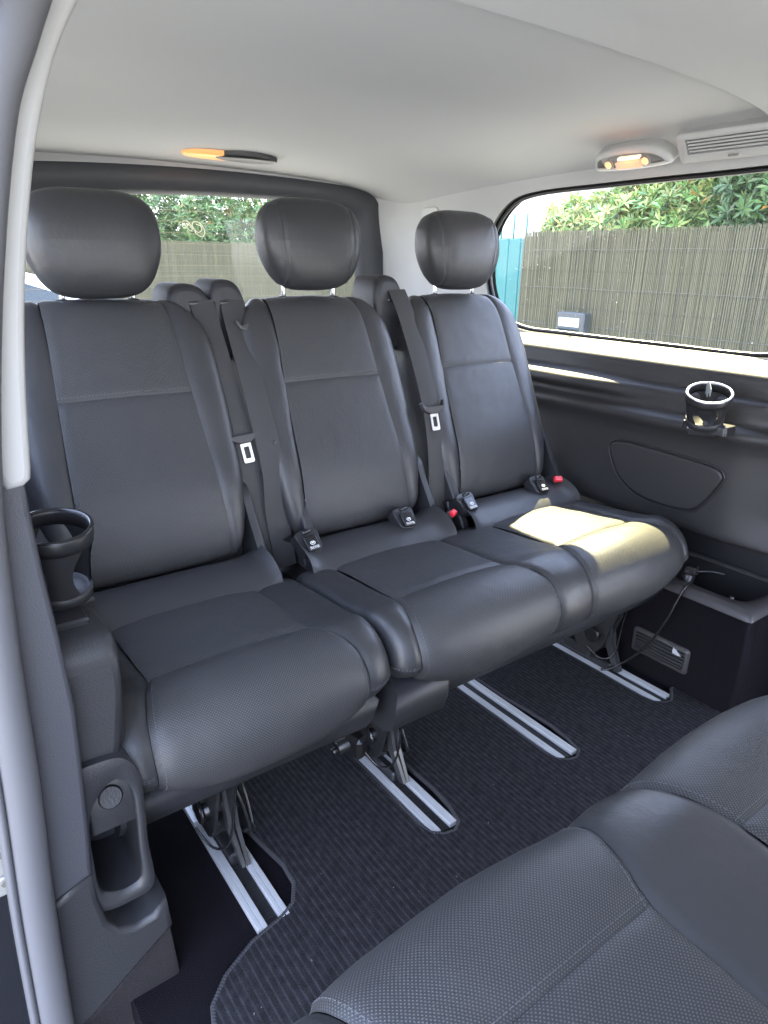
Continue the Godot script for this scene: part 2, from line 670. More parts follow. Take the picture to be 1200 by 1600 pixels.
func rrect(x0: float, y0: float, x1: float, y1: float, r: float, seg := 6) -> Array:
	var o := []
	var cs := [[x1 - r, y0 + r, -PI / 2], [x1 - r, y1 - r, 0.0], [x0 + r, y1 - r, PI / 2], [x0 + r, y0 + r, PI]]
	for q in cs:
		for k in seg + 1:
			var a: float = q[2] + PI / 2 * k / seg
			o.append(Vector2(q[0] + cos(a) * r, q[1] + sin(a) * r))
	return o

# a profile (list of Vector4: z, y, extra, extra) resampled by length
class Prof:
	var p: Array = []
	var len: Array = [0.0]
	func _init(c: Array, per: int):
		var n := c.size()
		for i in n - 1:
			var p0: Vector4 = c[i - 1] if i > 0 else c[0] * 2.0 - c[1]
			var p1: Vector4 = c[i]
			var p2: Vector4 = c[i + 1]
			var p3: Vector4 = c[i + 2] if i + 2 < n else c[n - 1] * 2.0 - c[n - 2]
			for k in per:
				var t := float(k) / per
				p.append(0.5 * ((2.0 * p1) + (p2 - p0) * t + (2.0 * p0 - 5.0 * p1 + 4.0 * p2 - p3) * t * t + (3.0 * p1 - p0 - 3.0 * p2 + p3) * t * t * t))
		p.append(c[n - 1])
		for i in range(1, p.size()):
			len.append(len[i - 1] + Vector2(p[i].x - p[i - 1].x, p[i].y - p[i - 1].y).length())
	func at(s: float) -> Vector4:
		var L: float = clampf(s, 0.0, 1.0) * len[len.size() - 1]
		var lo := 0
		var hi := len.size() - 1
		while hi - lo > 1:
			var md := (lo + hi) / 2
			if len[md] <= L:
				lo = md
			else:
				hi = md
		var d: float = len[hi] - len[lo]
		return p[lo].lerp(p[hi], (L - len[lo]) / d if d > 0.0 else 0.0)
	func nrm(s: float) -> Vector2:
		# left of travel
		var a := at(s - 0.012)
		var b := at(s + 0.012)
		var t := Vector2(b.x - a.x, b.y - a.y).normalized()
		return Vector2(-t.y, t.x)
	func find_y(y: float, from: float, to: float) -> float:
		var best := 9.0
		var bs := from
		for i in 201:
			var s := lerpf(from, to, i / 200.0)
			var d := absf(at(s).y - y)
			if d < best:
				best = d
				bs = s
		return bs
	func find_z(z: float, from: float, to: float) -> float:
		var best := 9.0
		var bs := from
		for i in 201:
			var s := lerpf(from, to, i / 200.0)
			var d := absf(at(s).x - z)
			if d < best:
				best = d
				bs = s
		return bs

func patch(st: SurfaceTool, F: Callable, nu: int, nv: int, ctr: Vector3, gr: Array, gw: float, tile: float, namp := 0.0005, seed_off := 0.0) -> Dictionary:
	# F(a, b) with a, b in 0..1 ; gr = groove depths at a=0, a=1, b=0, b=1
	var P := []
	for j in nv + 1:
		var row := []
		for i in nu + 1:
			row.append(F.call(float(i) / nu, float(j) / nv))
		P.append(row)
	var mi: int = nu / 2
	var mj: int = nv / 2
	var sgn := 1.0
	var nn: Vector3 = (P[mj][mi + 1] - P[mj][mi]).cross(P[mj + 1][mi] - P[mj][mi])
	if nn.dot(P[mj][mi] - ctr) < 0.0:
		sgn = -1.0
	var um := []
	var vm := []
	for j in nv + 1:
		var acc := 0.0
		var r := [0.0]
		for i in nu:
			acc += (P[j][i + 1] - P[j][i]).length()
			r.append(acc)
		um.append(r)
	for i in nu + 1:
		var acc := 0.0
		var r := [0.0]
		for j in nv:
			acc += (P[j + 1][i] - P[j][i]).length()
			r.append(acc)
		vm.append(r)
	var D := []
	var N := []
	for j in nv + 1:
		var row := []
		var nrow := []
		for i in nu + 1:
			var da: Vector3 = P[j][mini(i + 1, nu)] - P[j][maxi(i - 1, 0)]
			var db: Vector3 = P[mini(j + 1, nv)][i] - P[maxi(j - 1, 0)][i]
			var n := da.cross(db).normalized() * sgn
			var d := 0.0
			var q: Vector3 = P[j][i]
			var pk := 0.0
			if namp > 0.0:
				pk = noi.get_noise_3d(q.x * 42.0, q.y * 42.0 + seed_off, q.z * 42.0) + 0.5 * noi.get_noise_3d(q.x * 90.0, q.y * 90.0 + seed_off, q.z * 90.0)
			var near := 9.0
			if gr[0] > 0.0: near = minf(near, um[j][i])
			if gr[1] > 0.0: near = minf(near, um[j][nu] - um[j][i])
			if gr[2] > 0.0: near = minf(near, vm[i][j])
			if gr[3] > 0.0: near = minf(near, vm[i][nv] - vm[i][j])
			d += 0.0009 * pk * exp(-pow((near - 0.012) / 0.016, 2.0))
			var gd := 0.0
			if gr[0] > 0.0: gd = maxf(gd, gr[0] * exp(-pow(um[j][i] / gw, 2.0)))
			if gr[1] > 0.0: gd = maxf(gd, gr[1] * exp(-pow((um[j][nu] - um[j][i]) / gw, 2.0)))
			if gr[2] > 0.0: gd = maxf(gd, gr[2] * exp(-pow(vm[i][j] / gw, 2.0)))
			if gr[3] > 0.0: gd = maxf(gd, gr[3] * exp(-pow((vm[i][nv] - vm[i][j]) / gw, 2.0)))
			d -= gd
			d += namp * noi.get_noise_3d(q.x * 13.0 + seed_off, q.y * 13.0, q.z * 13.0) * 2.0
			d += namp * 0.6 * noi.get_noise_3d(q.x * 38.0 + seed_off, q.y * 38.0, q.z * 38.0)
			row.append(q + n * d)
			nrow.append(n)
		D.append(row)
		N.append(nrow)
	st.set_smooth_group(0)
	for j in nv:
		for i in nu:
			var ua := Vector2(um[mj][i], vm[mi][j]) / tile
			var uc := Vector2(um[mj][i + 1], vm[mi][j + 1]) / tile
			var ub := Vector2(uc.x, ua.y)
			var ud := Vector2(ua.x, uc.y)
			if sgn > 0.0:
				quad(st, D[j][i], D[j][i + 1], D[j + 1][i + 1], D[j + 1][i], ua, ub, uc, ud)
			else:
				quad(st, D[j][i], D[j + 1][i], D[j + 1][i + 1], D[j][i + 1], ua, ud, uc, ub)
	return {"P": D, "N": N, "nu": nu, "nv": nv}

func edge_of(g: Dictionary, which: String, k := 1) -> Array:
	var o := []
	var nu: int = g.nu
	var nv: int = g.nv
	match which:
		"a0":
			for j in nv + 1: o.append([g.P[j][k], g.N[j][k]])
		"a1":
			for j in nv + 1: o.append([g.P[j][nu - k], g.N[j][nu - k]])
		"b0":
			for i in nu + 1: o.append([g.P[k][i], g.N[k][i]])
		"b1":
			for i in nu + 1: o.append([g.P[nv - k][i], g.N[nv - k][i]])
	return o

func stitch(st: SurfaceTool, line: Array, dash := 0.0042, gap := 0.0026, r := 0.00055):
	var acc := 0.0
	var seg := []
	var on := true
	var lim := dash
	for i in line.size() - 1:
		var a: Vector3 = line[i][0] + line[i][1] * r * 0.8
		var b: Vector3 = line[i + 1][0] + line[i + 1][1] * r * 0.8
		var L := (b - a).length()
		var t := 0.0
		while t < L:
			var stp := minf(lim - acc, L - t)
			if on:
				var p0 := a.lerp(b, t / L)
				var p1 := a.lerp(b, (t + stp) / L)
				if acc == 0.0:
					seg = [p0]
				seg.append(p1)
			t += stp
			acc += stp
			if acc >= lim - 1e-7:
				if on and seg.size() > 1:
					tube(st, [seg[0], seg[seg.size() - 1]], r, 4)
				on = not on
				lim = dash if on else gap
				acc = 0.0

# ---------------------------------------------------------------- van shell
func ring(st: SurfaceTool, A: Array, B: Array, want: Vector3, smooth := 0):
	st.set_smooth_group(smooth)
	var n := A.size()
	for i in n:
		var j := (i + 1) % n
		var a: Vector3 = A[i]
		var b: Vector3 = A[j]
		var c: Vector3 = B[j]
		var d: Vector3 = B[i]
		if (c - a).cross(d - b).dot(want) >= 0.0:
			quad(st, a, b, c, d)
		else:
			quad(st, a, d, c, b)

func ring_to(st: SurfaceTool, A: Array, B: Array, ctr: Vector3, inward: bool):
	st.set_smooth_group(3)
	var n := A.size()
	for i in n:
		var j := (i + 1) % n
		var a: Vector3 = A[i]
		var b: Vector3 = A[j]
		var c: Vector3 = B[j]
		var d: Vector3 = B[i]
		var o := (a + b + c + d) / 4.0 - ctr
		if inward:
			o = -o
		if (c - a).cross(d - b).dot(o) >= 0.0:
			quad(st, a, b, c, d)
		else:
			quad(st, a, d, c, b)

func box_loop(loop: Array, x0: float, y0: float, x1: float, y1: float) -> Array:
	# projects a loop outwards on a rectangle
	var c := Vector2.ZERO
	for p in loop:
		c += p / loop.size()
	var o := []
	for p in loop:
		var d: Vector2 = p - c
		var t := 1e9
		if d.x > 1e-6: t = minf(t, (x1 - c.x) / d.x)
		if d.x < -1e-6: t = minf(t, (x0 - c.x) / d.x)
		if d.y > 1e-6: t = minf(t, (y1 - c.y) / d.y)
		if d.y < -1e-6: t = minf(t, (y0 - c.y) / d.y)
		o.append(c + d * t)
	return o

func wall_x(y: float) -> float:
	return 1.735 - (y - 0.79) * 0.14

func roof_y(x: float, z: float) -> float:
	var c := 1.345 - 0.028 * clampf((-0.8 - z) / 1.45, 0.0, 1.2) - 0.034 * pow(clampf((-1.3 - z) / 0.95, 0.0, 1.2), 2.0)
	var e := absf(x - 0.87) / 0.80
	var drop := 0.030 * e * e + 0.055 * pow(e, 10.0)
	return c - drop

func build_shell():
	# headliner in two panels: the rear one is set a little higher behind a soft lip
	var rl := struct("headliner", "light grey cloth headliner under the van roof")
	var zs := -0.815
	for half in 2:
		var st := new_st()
		var z0 := zs if half == 0 else 1.1
		var z1 := -2.30 if half == 0 else zs
		var F := func(a: float, b: float) -> Vector3:
			var x := lerpf(0.06, 1.685, a)
			var z := lerpf(z0, z1, b)
			var y := roof_y(x, z)
			if half == 1:
				y -= 0.012 * smoothstep(0.0, 0.5, (z - zs) / 0.5 + 0.35)
				y -= 0.010 * exp(-pow((z - zs) / 0.04, 2.0))
			return Vector3(x, y, z)
		patch(st, F, 48, 60, Vector3(0.87, 3, -1), [0, 0, 0, 0], 0.02, 0.3, 0.0006)
		part(st, "headliner_panel", "headliner", rl)
	# roof skin above, closes the van against the sky
	var st2 := new_st()
	rbox(st2, Vector3(0.87, 1.40, -0.6), Vector3(1.80, 0.03, 3.5), 0.01)
	solo(st2, "roof_skin", "body_black", "black painted roof skin above the headliner", "structure")
	# cab end of the cabin: low wall, open above it to the windscreen
	st2 = new_st()
	rbox(st2, Vector3(0.87, 0.25, 1.14), Vector3(1.74, 0.56, 0.06), 0.02)
	solo(st2, "cab_partition", "plastic", "low dark partition at the cab end", "structure")
	# upper side walls with window openings
	for side in 2:
		var nm := "side_wall_right" if side == 0 else "side_wall_left"
		var lb := "light grey side wall trim round the far side window" if side == 0 else "light grey side wall trim behind the near door pillar"
		var wl := struct(nm, lb)
		var map := func(p: Vector2, d: float) -> Vector3:
			var x := wall_x(p.y) + d
			return Vector3(x if side == 0 else 1.74 - x, p.y, p.x)
		var win := spline2([Vector2(-0.80, 0.80), Vector2(-1.1, 0.795), Vector2(-1.45, 0.797), Vector2(-1.60, 0.80), Vector2(-1.70, 0.83), Vector2(-1.755, 0.90), Vector2(-1.765, 1.0), Vector2(-1.735, 1.10), Vector2(-1.66, 1.175), Vector2(-1.55, 1.205), Vector2(-1.3, 1.212), Vector2(-1.0, 1.215), Vector2(-0.78, 1.213), Vector2(-0.735, 1.17), Vector2(-0.745, 1.0), Vector2(-0.755, 0.86)], 5, true)
		var zf := 1.1 if side == 0 else -0.715
		var outer := box_loop(win, -2.30, 0.74, zf, 1.262)
		var A := []
		var B := []
		var Cc := []
		var ctr := Vector3(map.call(Vector2(-1.25, 1.0), 0.0))
		for i in win.size():
			A.append(map.call(win[i], 0.0))
			B.append(map.call(outer[i], 0.0))
			Cc.append(map.call(win[i], 0.035))
		var st := new_st()
		ring(st, A, B, Vector3(-1 if side == 0 else 1, 0, 0))
		part(st, "trim_panel", "headliner", wl)
		st = new_st()
		ring_to(st, A, Cc, ctr, true)
		part(st, "window_reveal", "black_satin", wl)
		# outer skin of the van around the same opening
		var A2 := []
		var B2 := []
		for i in win.size():
			A2.append(map.call(win[i], 0.05))
			B2.append(map.call(outer[i], 0.05))
		st = new_st()
		ring(st, A2, B2, Vector3(1 if side == 0 else -1, 0, 0))
		part(st, "outer_skin", "body_black", wl)
		# the pane with its seal
		var w := thing("side_window", "clear far side window looking onto the reed fence" if side == 0 else "clear near side window behind the door pillar", "window", map.call(Vector2(-1.25, 0.79), 0.03))
		st = new_st()
		var ids := Geometry2D.triangulate_polygon(PackedVector2Array(win))
		st.set_smooth_group(0)
		for k in range(0, ids.size(), 3):
			tri_out(st, map.call(win[ids[k]], 0.030), map.call(win[ids[k + 1]], 0.030), map.call(win[ids[k + 2]], 0.030), Vector3(0.87, 1, -1.2))
		part(st, "pane", "glass", w)
		st = new_st()
		var sl := []
		for p in inset(win, 0.006 ):
			sl.append(map.call(p, 0.020))
		sweep(st, sl, circle2(0.006, 6), Vector3(1, 0, 0), true, true)
		part(st, "rubber_seal", "black_satin", w)
		if side == 0:
			# dried drops and dust specks on the glass
			st = new_st()
			var rg := RandomNumberGenerator.new()
			rg.seed = 4
			for k in 90:
				var pz := rg.randf_range(-1.68, -0.85)
				if k < 65:
					pz = rg.randf_range(-1.66, -1.22)
				var py := rg.randf_range(0.82, 1.12)
				var c: Vector3 = map.call(Vector2(pz, py), 0.0285)
				var r := rg.randf_range(0.0003, 0.0010)
				if rg.randf() < 0.08: r = 0.0015
				var ring_p := []
				for q in 6:
					ring_p.append(c + Vector3(0, cos(TAU * q / 6) * r * 1.3, sin(TAU * q / 6) * r))
				st.set_smooth_group(-1)
				for q in 6:
					tri_out(st, c + Vector3(-0.0004, 0, 0), ring_p[q], ring_p[(q + 1) % 6], c + Vector3(0.01, 0, 0))
			var sp := part(st, "dust_specks", "print_white", w)
			sp.set_meta("kind", "stuff")
	# D pillar belt cover on the right trim: a thin proud outline
	var bc := struct("pillar_cover", "small oblong cover moulded in the rear pillar trim", Vector3(1.66, 1.1, -2.1))
	var st3 := new_st()
	var pl := rrect(-2.075, 1.13, -1.985, 1.185, 0.016)
	prism(st3, pl, func(p: Vector2, d: float) -> Vector3: return Vector3(wall_x(p.y) - d, p.y, p.x), 0.004, 0.0, 0.003)
	part(st3, "cover_plate", "light_plastic", bc)
	# corner trim between the side wall and the rear opening
	st3 = new_st()
	var F2 := func(a: float, b: float) -> Vector3:
		var y := lerpf(0.72, 1.30, b)
		var t := a * PI * 0.5
		var x0 := wall_x(y) - 0.0012
		return Vector3(x0 - 0.085 * (1.0 - cos(t)), y, -2.09 - 0.195 * sin(t))
	patch(st3, F2, 24, 12, Vector3(1.9, 1, -2.5), [0, 0, 0, 0], 0.02, 0.3, 0.0)
	solo(st3, "corner_trim", "headliner", "light grey curved trim of the rear pillar beside the tailgate", "structure")

# ---------------------------------------------------------------- rear end
func build_rear():
	var rr := struct("tailgate", "dark grey tailgate frame round the rear window", Vector3(0.87, 0, -2.3))
	var outer := spline2([Vector2(0.14, 0.62), Vector2(0.9, 0.60), Vector2(1.60, 0.62), Vector2(1.660, 0.75), Vector2(1.663, 1.0), Vector2(1.655, 1.17), Vector2(1.61, 1.236), Vector2(1.50, 1.257), Vector2(1.2, 1.268), Vector2(0.87, 1.268), Vector2(0.5, 1.252), Vector2(0.25, 1.225), Vector2(0.12, 1.19), Vector2(0.085, 1.10), Vector2(0.085, 0.75)], 6, true)
	var inner := spline2([Vector2(0.24, 0.79), Vector2(0.9, 0.78), Vector2(1.50, 0.79), Vector2(1.545, 0.84), Vector2(1.548, 1.0), Vector2(1.54, 1.12), Vector2(1.50, 1.168), Vector2(1.40, 1.188), Vector2(1.2, 1.196), Vector2(0.87, 1.190), Vector2(0.5, 1.166), Vector2(0.28, 1.145), Vector2(0.21, 1.12), Vector2(0.19, 1.05), Vector2(0.19, 0.85)], 6, true)
	var rings := [[outer, -2.262], [outer, -2.268]]
	var L0 := []
	var L1 := []
	var L2 := []
	var L3 := []
	for i in outer.size():
		var o: Vector2 = outer[i]
		var n: Vector2 = inner[i]
		var k1 := o.lerp(n, 0.12)
		var k2 := o.lerp(n, 0.85)
		L0.append(Vector3(o.x, o.y, -2.285))
		L1.append(Vector3(k1.x, k1.y, -2.268))
		L2.append(Vector3(k2.x, k2.y, -2.285))
		L3.append(Vector3(n.x, n.y, -2.312))
	var st := new_st()
	ring(st, L0, L1, Vector3(0, 0, 1))
	ring(st, L1, L2, Vector3(0, 0, 1))
	ring(st, L2, L3, Vector3(0, 0, 1))
	part(st, "window_frame", "rear_frame", rr)
	# wall round the opening (light) and outer skin
	st = new_st()
	var ob := box_loop(outer, 0.0, 0.0, 1.74, 1.38)
	var O1 := []
	var O2 := []
	for i in outer.size():
		var o: Vector2 = outer[i]
		O1.append(Vector3(o.x, o.y, -2.286))
		O2.append(Vector3(ob[i].x, ob[i].y, -2.280))
	ring(st, O1, O2, Vector3(0, 0, 1))
	part(st, "surround_trim", "headliner", rr)
	st = new_st()
	rbox(st, Vector3(0.87, 0.30, -2.33), Vector3(1.74, 0.94, 0.05), 0.01)
	part(st, "lower_panel", "plastic", rr)
	# glass
	var w := thing("rear_window", "rear window with heating wires behind the headrests", "window", Vector3(0.87, 0.79, -2.315))
	st = new_st()
	var ids := Geometry2D.triangulate_polygon(PackedVector2Array(inner))
	st.set_smooth_group(0)
	for k in range(0, ids.size(), 3):
		var q := []
		for e in 3:
			var p: Vector2 = inner[ids[k + e]]
			q.append(Vector3(p.x, p.y, -2.316))
		tri_out(st, q[0], q[1], q[2], Vector3(0.87, 1, -3))
	part(st, "pane", "rear_glass", w)
	for k in 11:
		st = new_st()
		var y := 0.815 + k * 0.033
		tube(st, [Vector3(0.21, y - 0.01, -2.3145), Vector3(0.87, y, -2.3145), Vector3(1.53, y, -2.3145)], 0.0007, 4)
		part(st, "heating_wire", "wire", w)
	# looping cream emblem sticker
	var sk := thing("window_sticker", "cream looping emblem sticker on the rear window", "sticker", Vector3(0.915, 1.06, -2.313))
	st = new_st()
	var loops := [
		[Vector2(-0.040, 0.010), Vector2(-0.036, 0.026), Vector2(-0.020, 0.026), Vector2(-0.004, 0.008), Vector2(0.012, -0.014), Vector2(0.030, -0.022), Vector2(0.040, -0.012), Vector2(0.038, 0.006), Vector2(0.024, 0.022), Vector2(0.004, 0.026), Vector2(-0.004, 0.016), Vector2(0.004, 0.000), Vector2(0.018, -0.008), Vector2(0.030, 0.000), Vector2(0.026, 0.014), Vector2(0.010, 0.018)],
		[Vector2(-0.040, 0.010), Vector2(-0.030, 0.004), Vector2(-0.020, 0.010), Vector2(-0.024, 0.020), Vector2(-0.014, 0.014), Vector2(-0.006, 0.004)],
		[Vector2(-0.028, 0.012), Vector2(-0.018, 0.000), Vector2(-0.008, -0.004), Vector2(-0.002, 0.006)]]
	for lp in loops:
		var c := []
		for p in lp:
			c.append(Vector3(0.917 + p.x * 0.93, 1.090 + p.y * 0.93, -2.3135))
		sweep(st, spline(c, 8), [Vector2(0.0013, 0.0003), Vector2(-0.0013, 0.0003), Vector2(-0.0013, -0.0003), Vector2(0.0013, -0.0003)], Vector3(0, 0, 1), false)
	part(st, "looping_line", "sticker_cream", sk) if M.has("sticker_cream") else part(st, "looping_line", "print_white", sk)

# ---------------------------------------------------------------- left jamb
func zmap(p: Vector2, d: float) -> Vector3:
	return Vector3(p.x, p.y, d)

func build_left_jamb():
	# body flange outside the seal
	var bf := struct("door_jamb", "dark door jamb and trim of the near rear pillar", Vector3(0.1, 0, -0.75))
	var st := new_st()
	var body := [Vector2(-0.16, -0.35), Vector2(0.035, -0.35), Vector2(0.035, 0.1), Vector2(0.040, 0.3), Vector2(0.055, 0.6), Vector2(0.075, 0.8), Vector2(0.105, 0.98), Vector2(0.14, 1.12), Vector2(0.175, 1.21), Vector2(0.26, 1.32), Vector2(0.10, 1.36), Vector2(0.02, 1.20), Vector2(-0.04, 0.95), Vector2(-0.08, 0.6), Vector2(-0.10, 0.2)]
	prism(st, body, zmap, -0.755, -0.83, 0.008)
	part(st, "body_flange", "body_black", bf)
	# pillar trim, light
	st = new_st()
	var R := [Vector2(0.30, 1.30), Vector2(0.235, 1.252), Vector2(0.186, 1.182), Vector2(0.157, 1.108), Vector2(0.139, 1.038), Vector2(0.123, 0.955), Vector2(0.112, 0.871), Vector2(0.1055, 0.80)]
	var rp := spline2(R, 4)
	var poly := []
	for p in rp:
		poly.append(p)
	poly.append(Vector2(0.1035, 0.788))
	poly.append(Vector2(0.096, 0.782))
	poly.append(Vector2(0.080, 0.780))
	for i in range(rp.size() - 1, -1, -1):
		poly.append(rp[i] + Vector2(-0.034 - 0.02 * clampf((rp[i].y - 1.15) / 0.1, 0, 1), 0.012 * clampf((rp[i].y - 1.1) / 0.1, 0, 1)))
	prism(st, poly, zmap, -0.738, -0.86, 0.007)
	part(st, "pillar_cover", "post_light", bf)
	# grained band beside the seal
	st = new_st()
	var band := [Vector2(0.098, 0.790), Vector2(0.098, 0.76), Vector2(0.101, 0.682), Vector2(0.106, 0.602), Vector2(0.110, 0.508), Vector2(0.1065, 0.409), Vector2(0.103, 0.332), Vector2(0.098, 0.262), Vector2(0.040, 0.242), Vector2(0.045, 0.45), Vector2(0.050, 0.62), Vector2(0.062, 0.790)]
	prism(st, band, zmap, -0.742, -0.83, 0.006)
	part(st, "grained_band", "grain_trim", bf)
	# lower corner trim
	st = new_st()
	var low := [Vector2(0.098, 0.258), Vector2(0.101, 0.215), Vector2(0.107, 0.172), Vector2(0.120, 0.148), Vector2(0.140, 0.139), Vector2(0.165, 0.142), Vector2(0.186, 0.160), Vector2(0.190, 0.105), Vector2(0.072, 0.020), Vector2(0.030, 0.0), Vector2(0.038, 0.236)]
	prism(st, low, zmap, -0.744, -0.85, 0.008)
	part(st, "corner_trim", "plastic_mid", bf)
	# carpeted corner below it
	st = new_st()
	var cp := [Vector2(0.188, 0.098), Vector2(0.196, -0.03), Vector2(0.18, -0.20), Vector2(0.02, -0.30), Vector2(0.03, -0.012), Vector2(0.072, 0.014)]
	prism(st, cp, zmap, -0.752, -0.95, 0.006)
	part(st, "carpet_corner", "carpet", bf)
	# pocket panel: frame with a deep pocket
	st = new_st()
	var hole := [Vector2(0.1041, 0.2196), Vector2(0.1182, 0.2016), Vector2(0.1419, 0.1959), Vector2(0.1608, 0.2073), Vector2(0.1627, 0.2621), Vector2(0.1646, 0.3189), Vector2(0.1627, 0.3614), Vector2(0.1466, 0.3851), Vector2(0.1277, 0.3804), Vector2(0.1097, 0.3548), Vector2(0.1031, 0.3189), Vector2(0.1022, 0.2621)]
	var rim := [Vector2(0.0870, 0.1959), Vector2(0.1088, 0.1789), Vector2(0.1419, 0.1751), Vector2(0.1741, 0.1864), Vector2(0.1731, 0.2621), Vector2(0.1750, 0.3189), Vector2(0.1731, 0.3737), Vector2(0.1570, 0.4059), Vector2(0.1277, 0.4135), Vector2(0.0946, 0.4040), Vector2(0.0851, 0.3283), Vector2(0.0851, 0.2621)]
	var hs := spline2(hole, 4, true)
	var fr := spline2(rim, 4, true)
	var a0 := []
	var a1 := []
	var a2 := []
	var a3 := []
	for i in hs.size():
		var o: Vector2 = fr[i]
		a0.append(Vector3(o.x, o.y, -0.756))
		a1.append(Vector3(hs[i].x, hs[i].y, -0.748))
		var hi: Vector2 = hs[i].lerp(Vector2(0.130, 0.29), 0.06)
		a2.append(Vector3(hi.x, hi.y, -0.756))
		a3.append(Vector3(hi.x, hi.y, -0.86))
	ring(st, a0, a1, Vector3(0, 0, 1))
	ring(st, a1, a2, Vector3(0, 0, 1))
	var a00 := []
	for v in a0:
		a00.append(v + Vector3(0, 0, -0.09))
	ring_to(st, a0, a00, Vector3(0.13, 0.28, -0.8), false)
	part(st, "pocket_frame", "plastic_mid", bf)
	st = new_st()
	ring_to(st, a2, a3, Vector3(0.130, 0.29, -0.80), true)
	var bk := []
	for p in hs:
		bk.append(p)
	var ids := Geometry2D.triangulate_polygon(PackedVector2Array(bk))
	st.set_smooth_group(-1)
	for k in range(0, ids.size(), 3):
		tri_out(st, a3[ids[k]], a3[ids[k + 1]], a3[ids[k + 2]], Vector3(0.137, 0.25, -2.0))
	part(st, "pocket_well", "black_satin", bf)
	# shelf with a round cap in the upper half of the pocket
	st = new_st()
	var shelf := [Vector2(-0.80, 0.296), Vector2(-0.768, 0.298), Vector2(-0.758, 0.306), Vector2(-0.800, 0.40), Vector2(-0.85, 0.40), Vector2(-0.85, 0.296)]
	prism(st, shelf, func(p: Vector2, d: float) -> Vector3: return Vector3(d, p.y, p.x), 0.108, 0.163, 0.004)
	var sh := part(st, "pocket_shelf", "plastic_mid", bf)
	st = new_st()
	var nb := Vector3(0, 0.40, 0.91).normalized()
	cyl(st, Vector3(0.138, 0.338, -0.782), Vector3(0.138, 0.338, -0.782) + nb * 0.012, 0.0155, 28, 0.002)
	part(st, "round_cap", "plastic", sh)
	# side of the panel running back along the floor
	st = new_st()
	rbox(st, Vector3(0.137, 0.19, -1.22), Vector3(0.085, 0.42, 0.62), 0.015)
	part(st, "lower_side_panel", "plastic", bf)
	# armrest box behind the jamb
	st = new_st()
	var arm := [Vector2(-0.790, 0.42), Vector2(-0.772, 0.50), Vector2(-0.768, 0.545), Vector2(-0.780, 0.566), Vector2(-0.80, 0.572), Vector2(-0.90, 0.566), Vector2(-1.20, 0.57), Vector2(-1.70, 0.58), Vector2(-1.70, 0.36), Vector2(-0.80, 0.36)]
	prism(st, arm, func(p: Vector2, d: float) -> Vector3: return Vector3(d, p.y, p.x), 0.174, 0.03, 0.018, 4)
	part(st, "armrest", "plastic_mid", bf)
	st = new_st()
	prism(st, [Vector2(0.170, 0.545), Vector2(0.171, 0.50), Vector2(0.166, 0.46), Vector2(0.160, 0.42), Vector2(0.154, 0.392), Vector2(0.128, 0.365), Vector2(0.100, 0.330), Vector2(0.085, 0.36), Vector2(0.085, 0.545)], zmap, -0.768, -0.83, 0.010)
	part(st, "armrest_front", "plastic_mid", bf)
	st = new_st()
	rbox(st, Vector3(0.124, 0.573, -0.87), Vector3(0.060, 0.012, 0.10), 0.003)
	part(st, "ledge_insert", "black_satin", bf)
	# upper trim wall behind
	st = new_st()
	rbox(st, Vector3(0.03, 0.66, -1.5), Vector3(0.05, 0.2, 1.5), 0.01)
	part(st, "ledge_back", "plastic", bf)
	# rubber seal
	var sp := spline([Vector3(0.1890, 1.27, -0.725), Vector3(0.1460, 1.178, -0.725), Vector3(0.1170, 1.106, -0.725), Vector3(0.0830, 0.955, -0.725), Vector3(0.0570, 0.784, -0.725), Vector3(0.0460, 0.612, -0.725), Vector3(0.0410, 0.445, -0.725), Vector3(0.0320, 0.253, -0.725), Vector3(0.0260, 0.025, -0.725), Vector3(0.0230, -0.2, -0.725)], 8)
	var dsl := thing("door_seal", "grey rubber door seal running down the left pillar", "door seal", Vector3(0.04, -0.2, -0.725))
	st = new_st()
	sweep(st, sp, circle2(0.0185, 16, 0.015), Vector3(0, 0, 1), true)
	part(st, "bulb", "rubber", dsl)
	var sp2 := []
	for p in sp:
		sp2.append(p + Vector3(-0.023, 0, -0.008))
	st = new_st()
	sweep(st, sp2, circle2(0.006, 8, 0.012), Vector3(0, 0, 1), true)
	part(st, "lip", "rubber", dsl)
	# striker plate with two screws
	var sk := thing("striker_plate", "pale metal striker plate with screws on the door jamb", "striker plate", Vector3(0.0, 0.33, -0.75))
	st = new_st()
	prism(st, rrect(-0.045, 0.288, 0.022, 0.378, 0.008), zmap, -0.745, -0.757, 0.002)
	part(st, "plate", "white_metal", sk)
	for y in [0.352, 0.310]:
		st = new_st()
		cyl(st, Vector3(0.006, y, -0.746), Vector3(0.006, y, -0.740), 0.009, 18)
		var sc := part(st, "screw", "white_metal", sk)
		st = new_st()
		cyl(st, Vector3(0.006, y, -0.7405), Vector3(0.006, y, -0.7385), 0.005, 6, 0.0005)
		part(st, "screw_recess", "wire", sc)

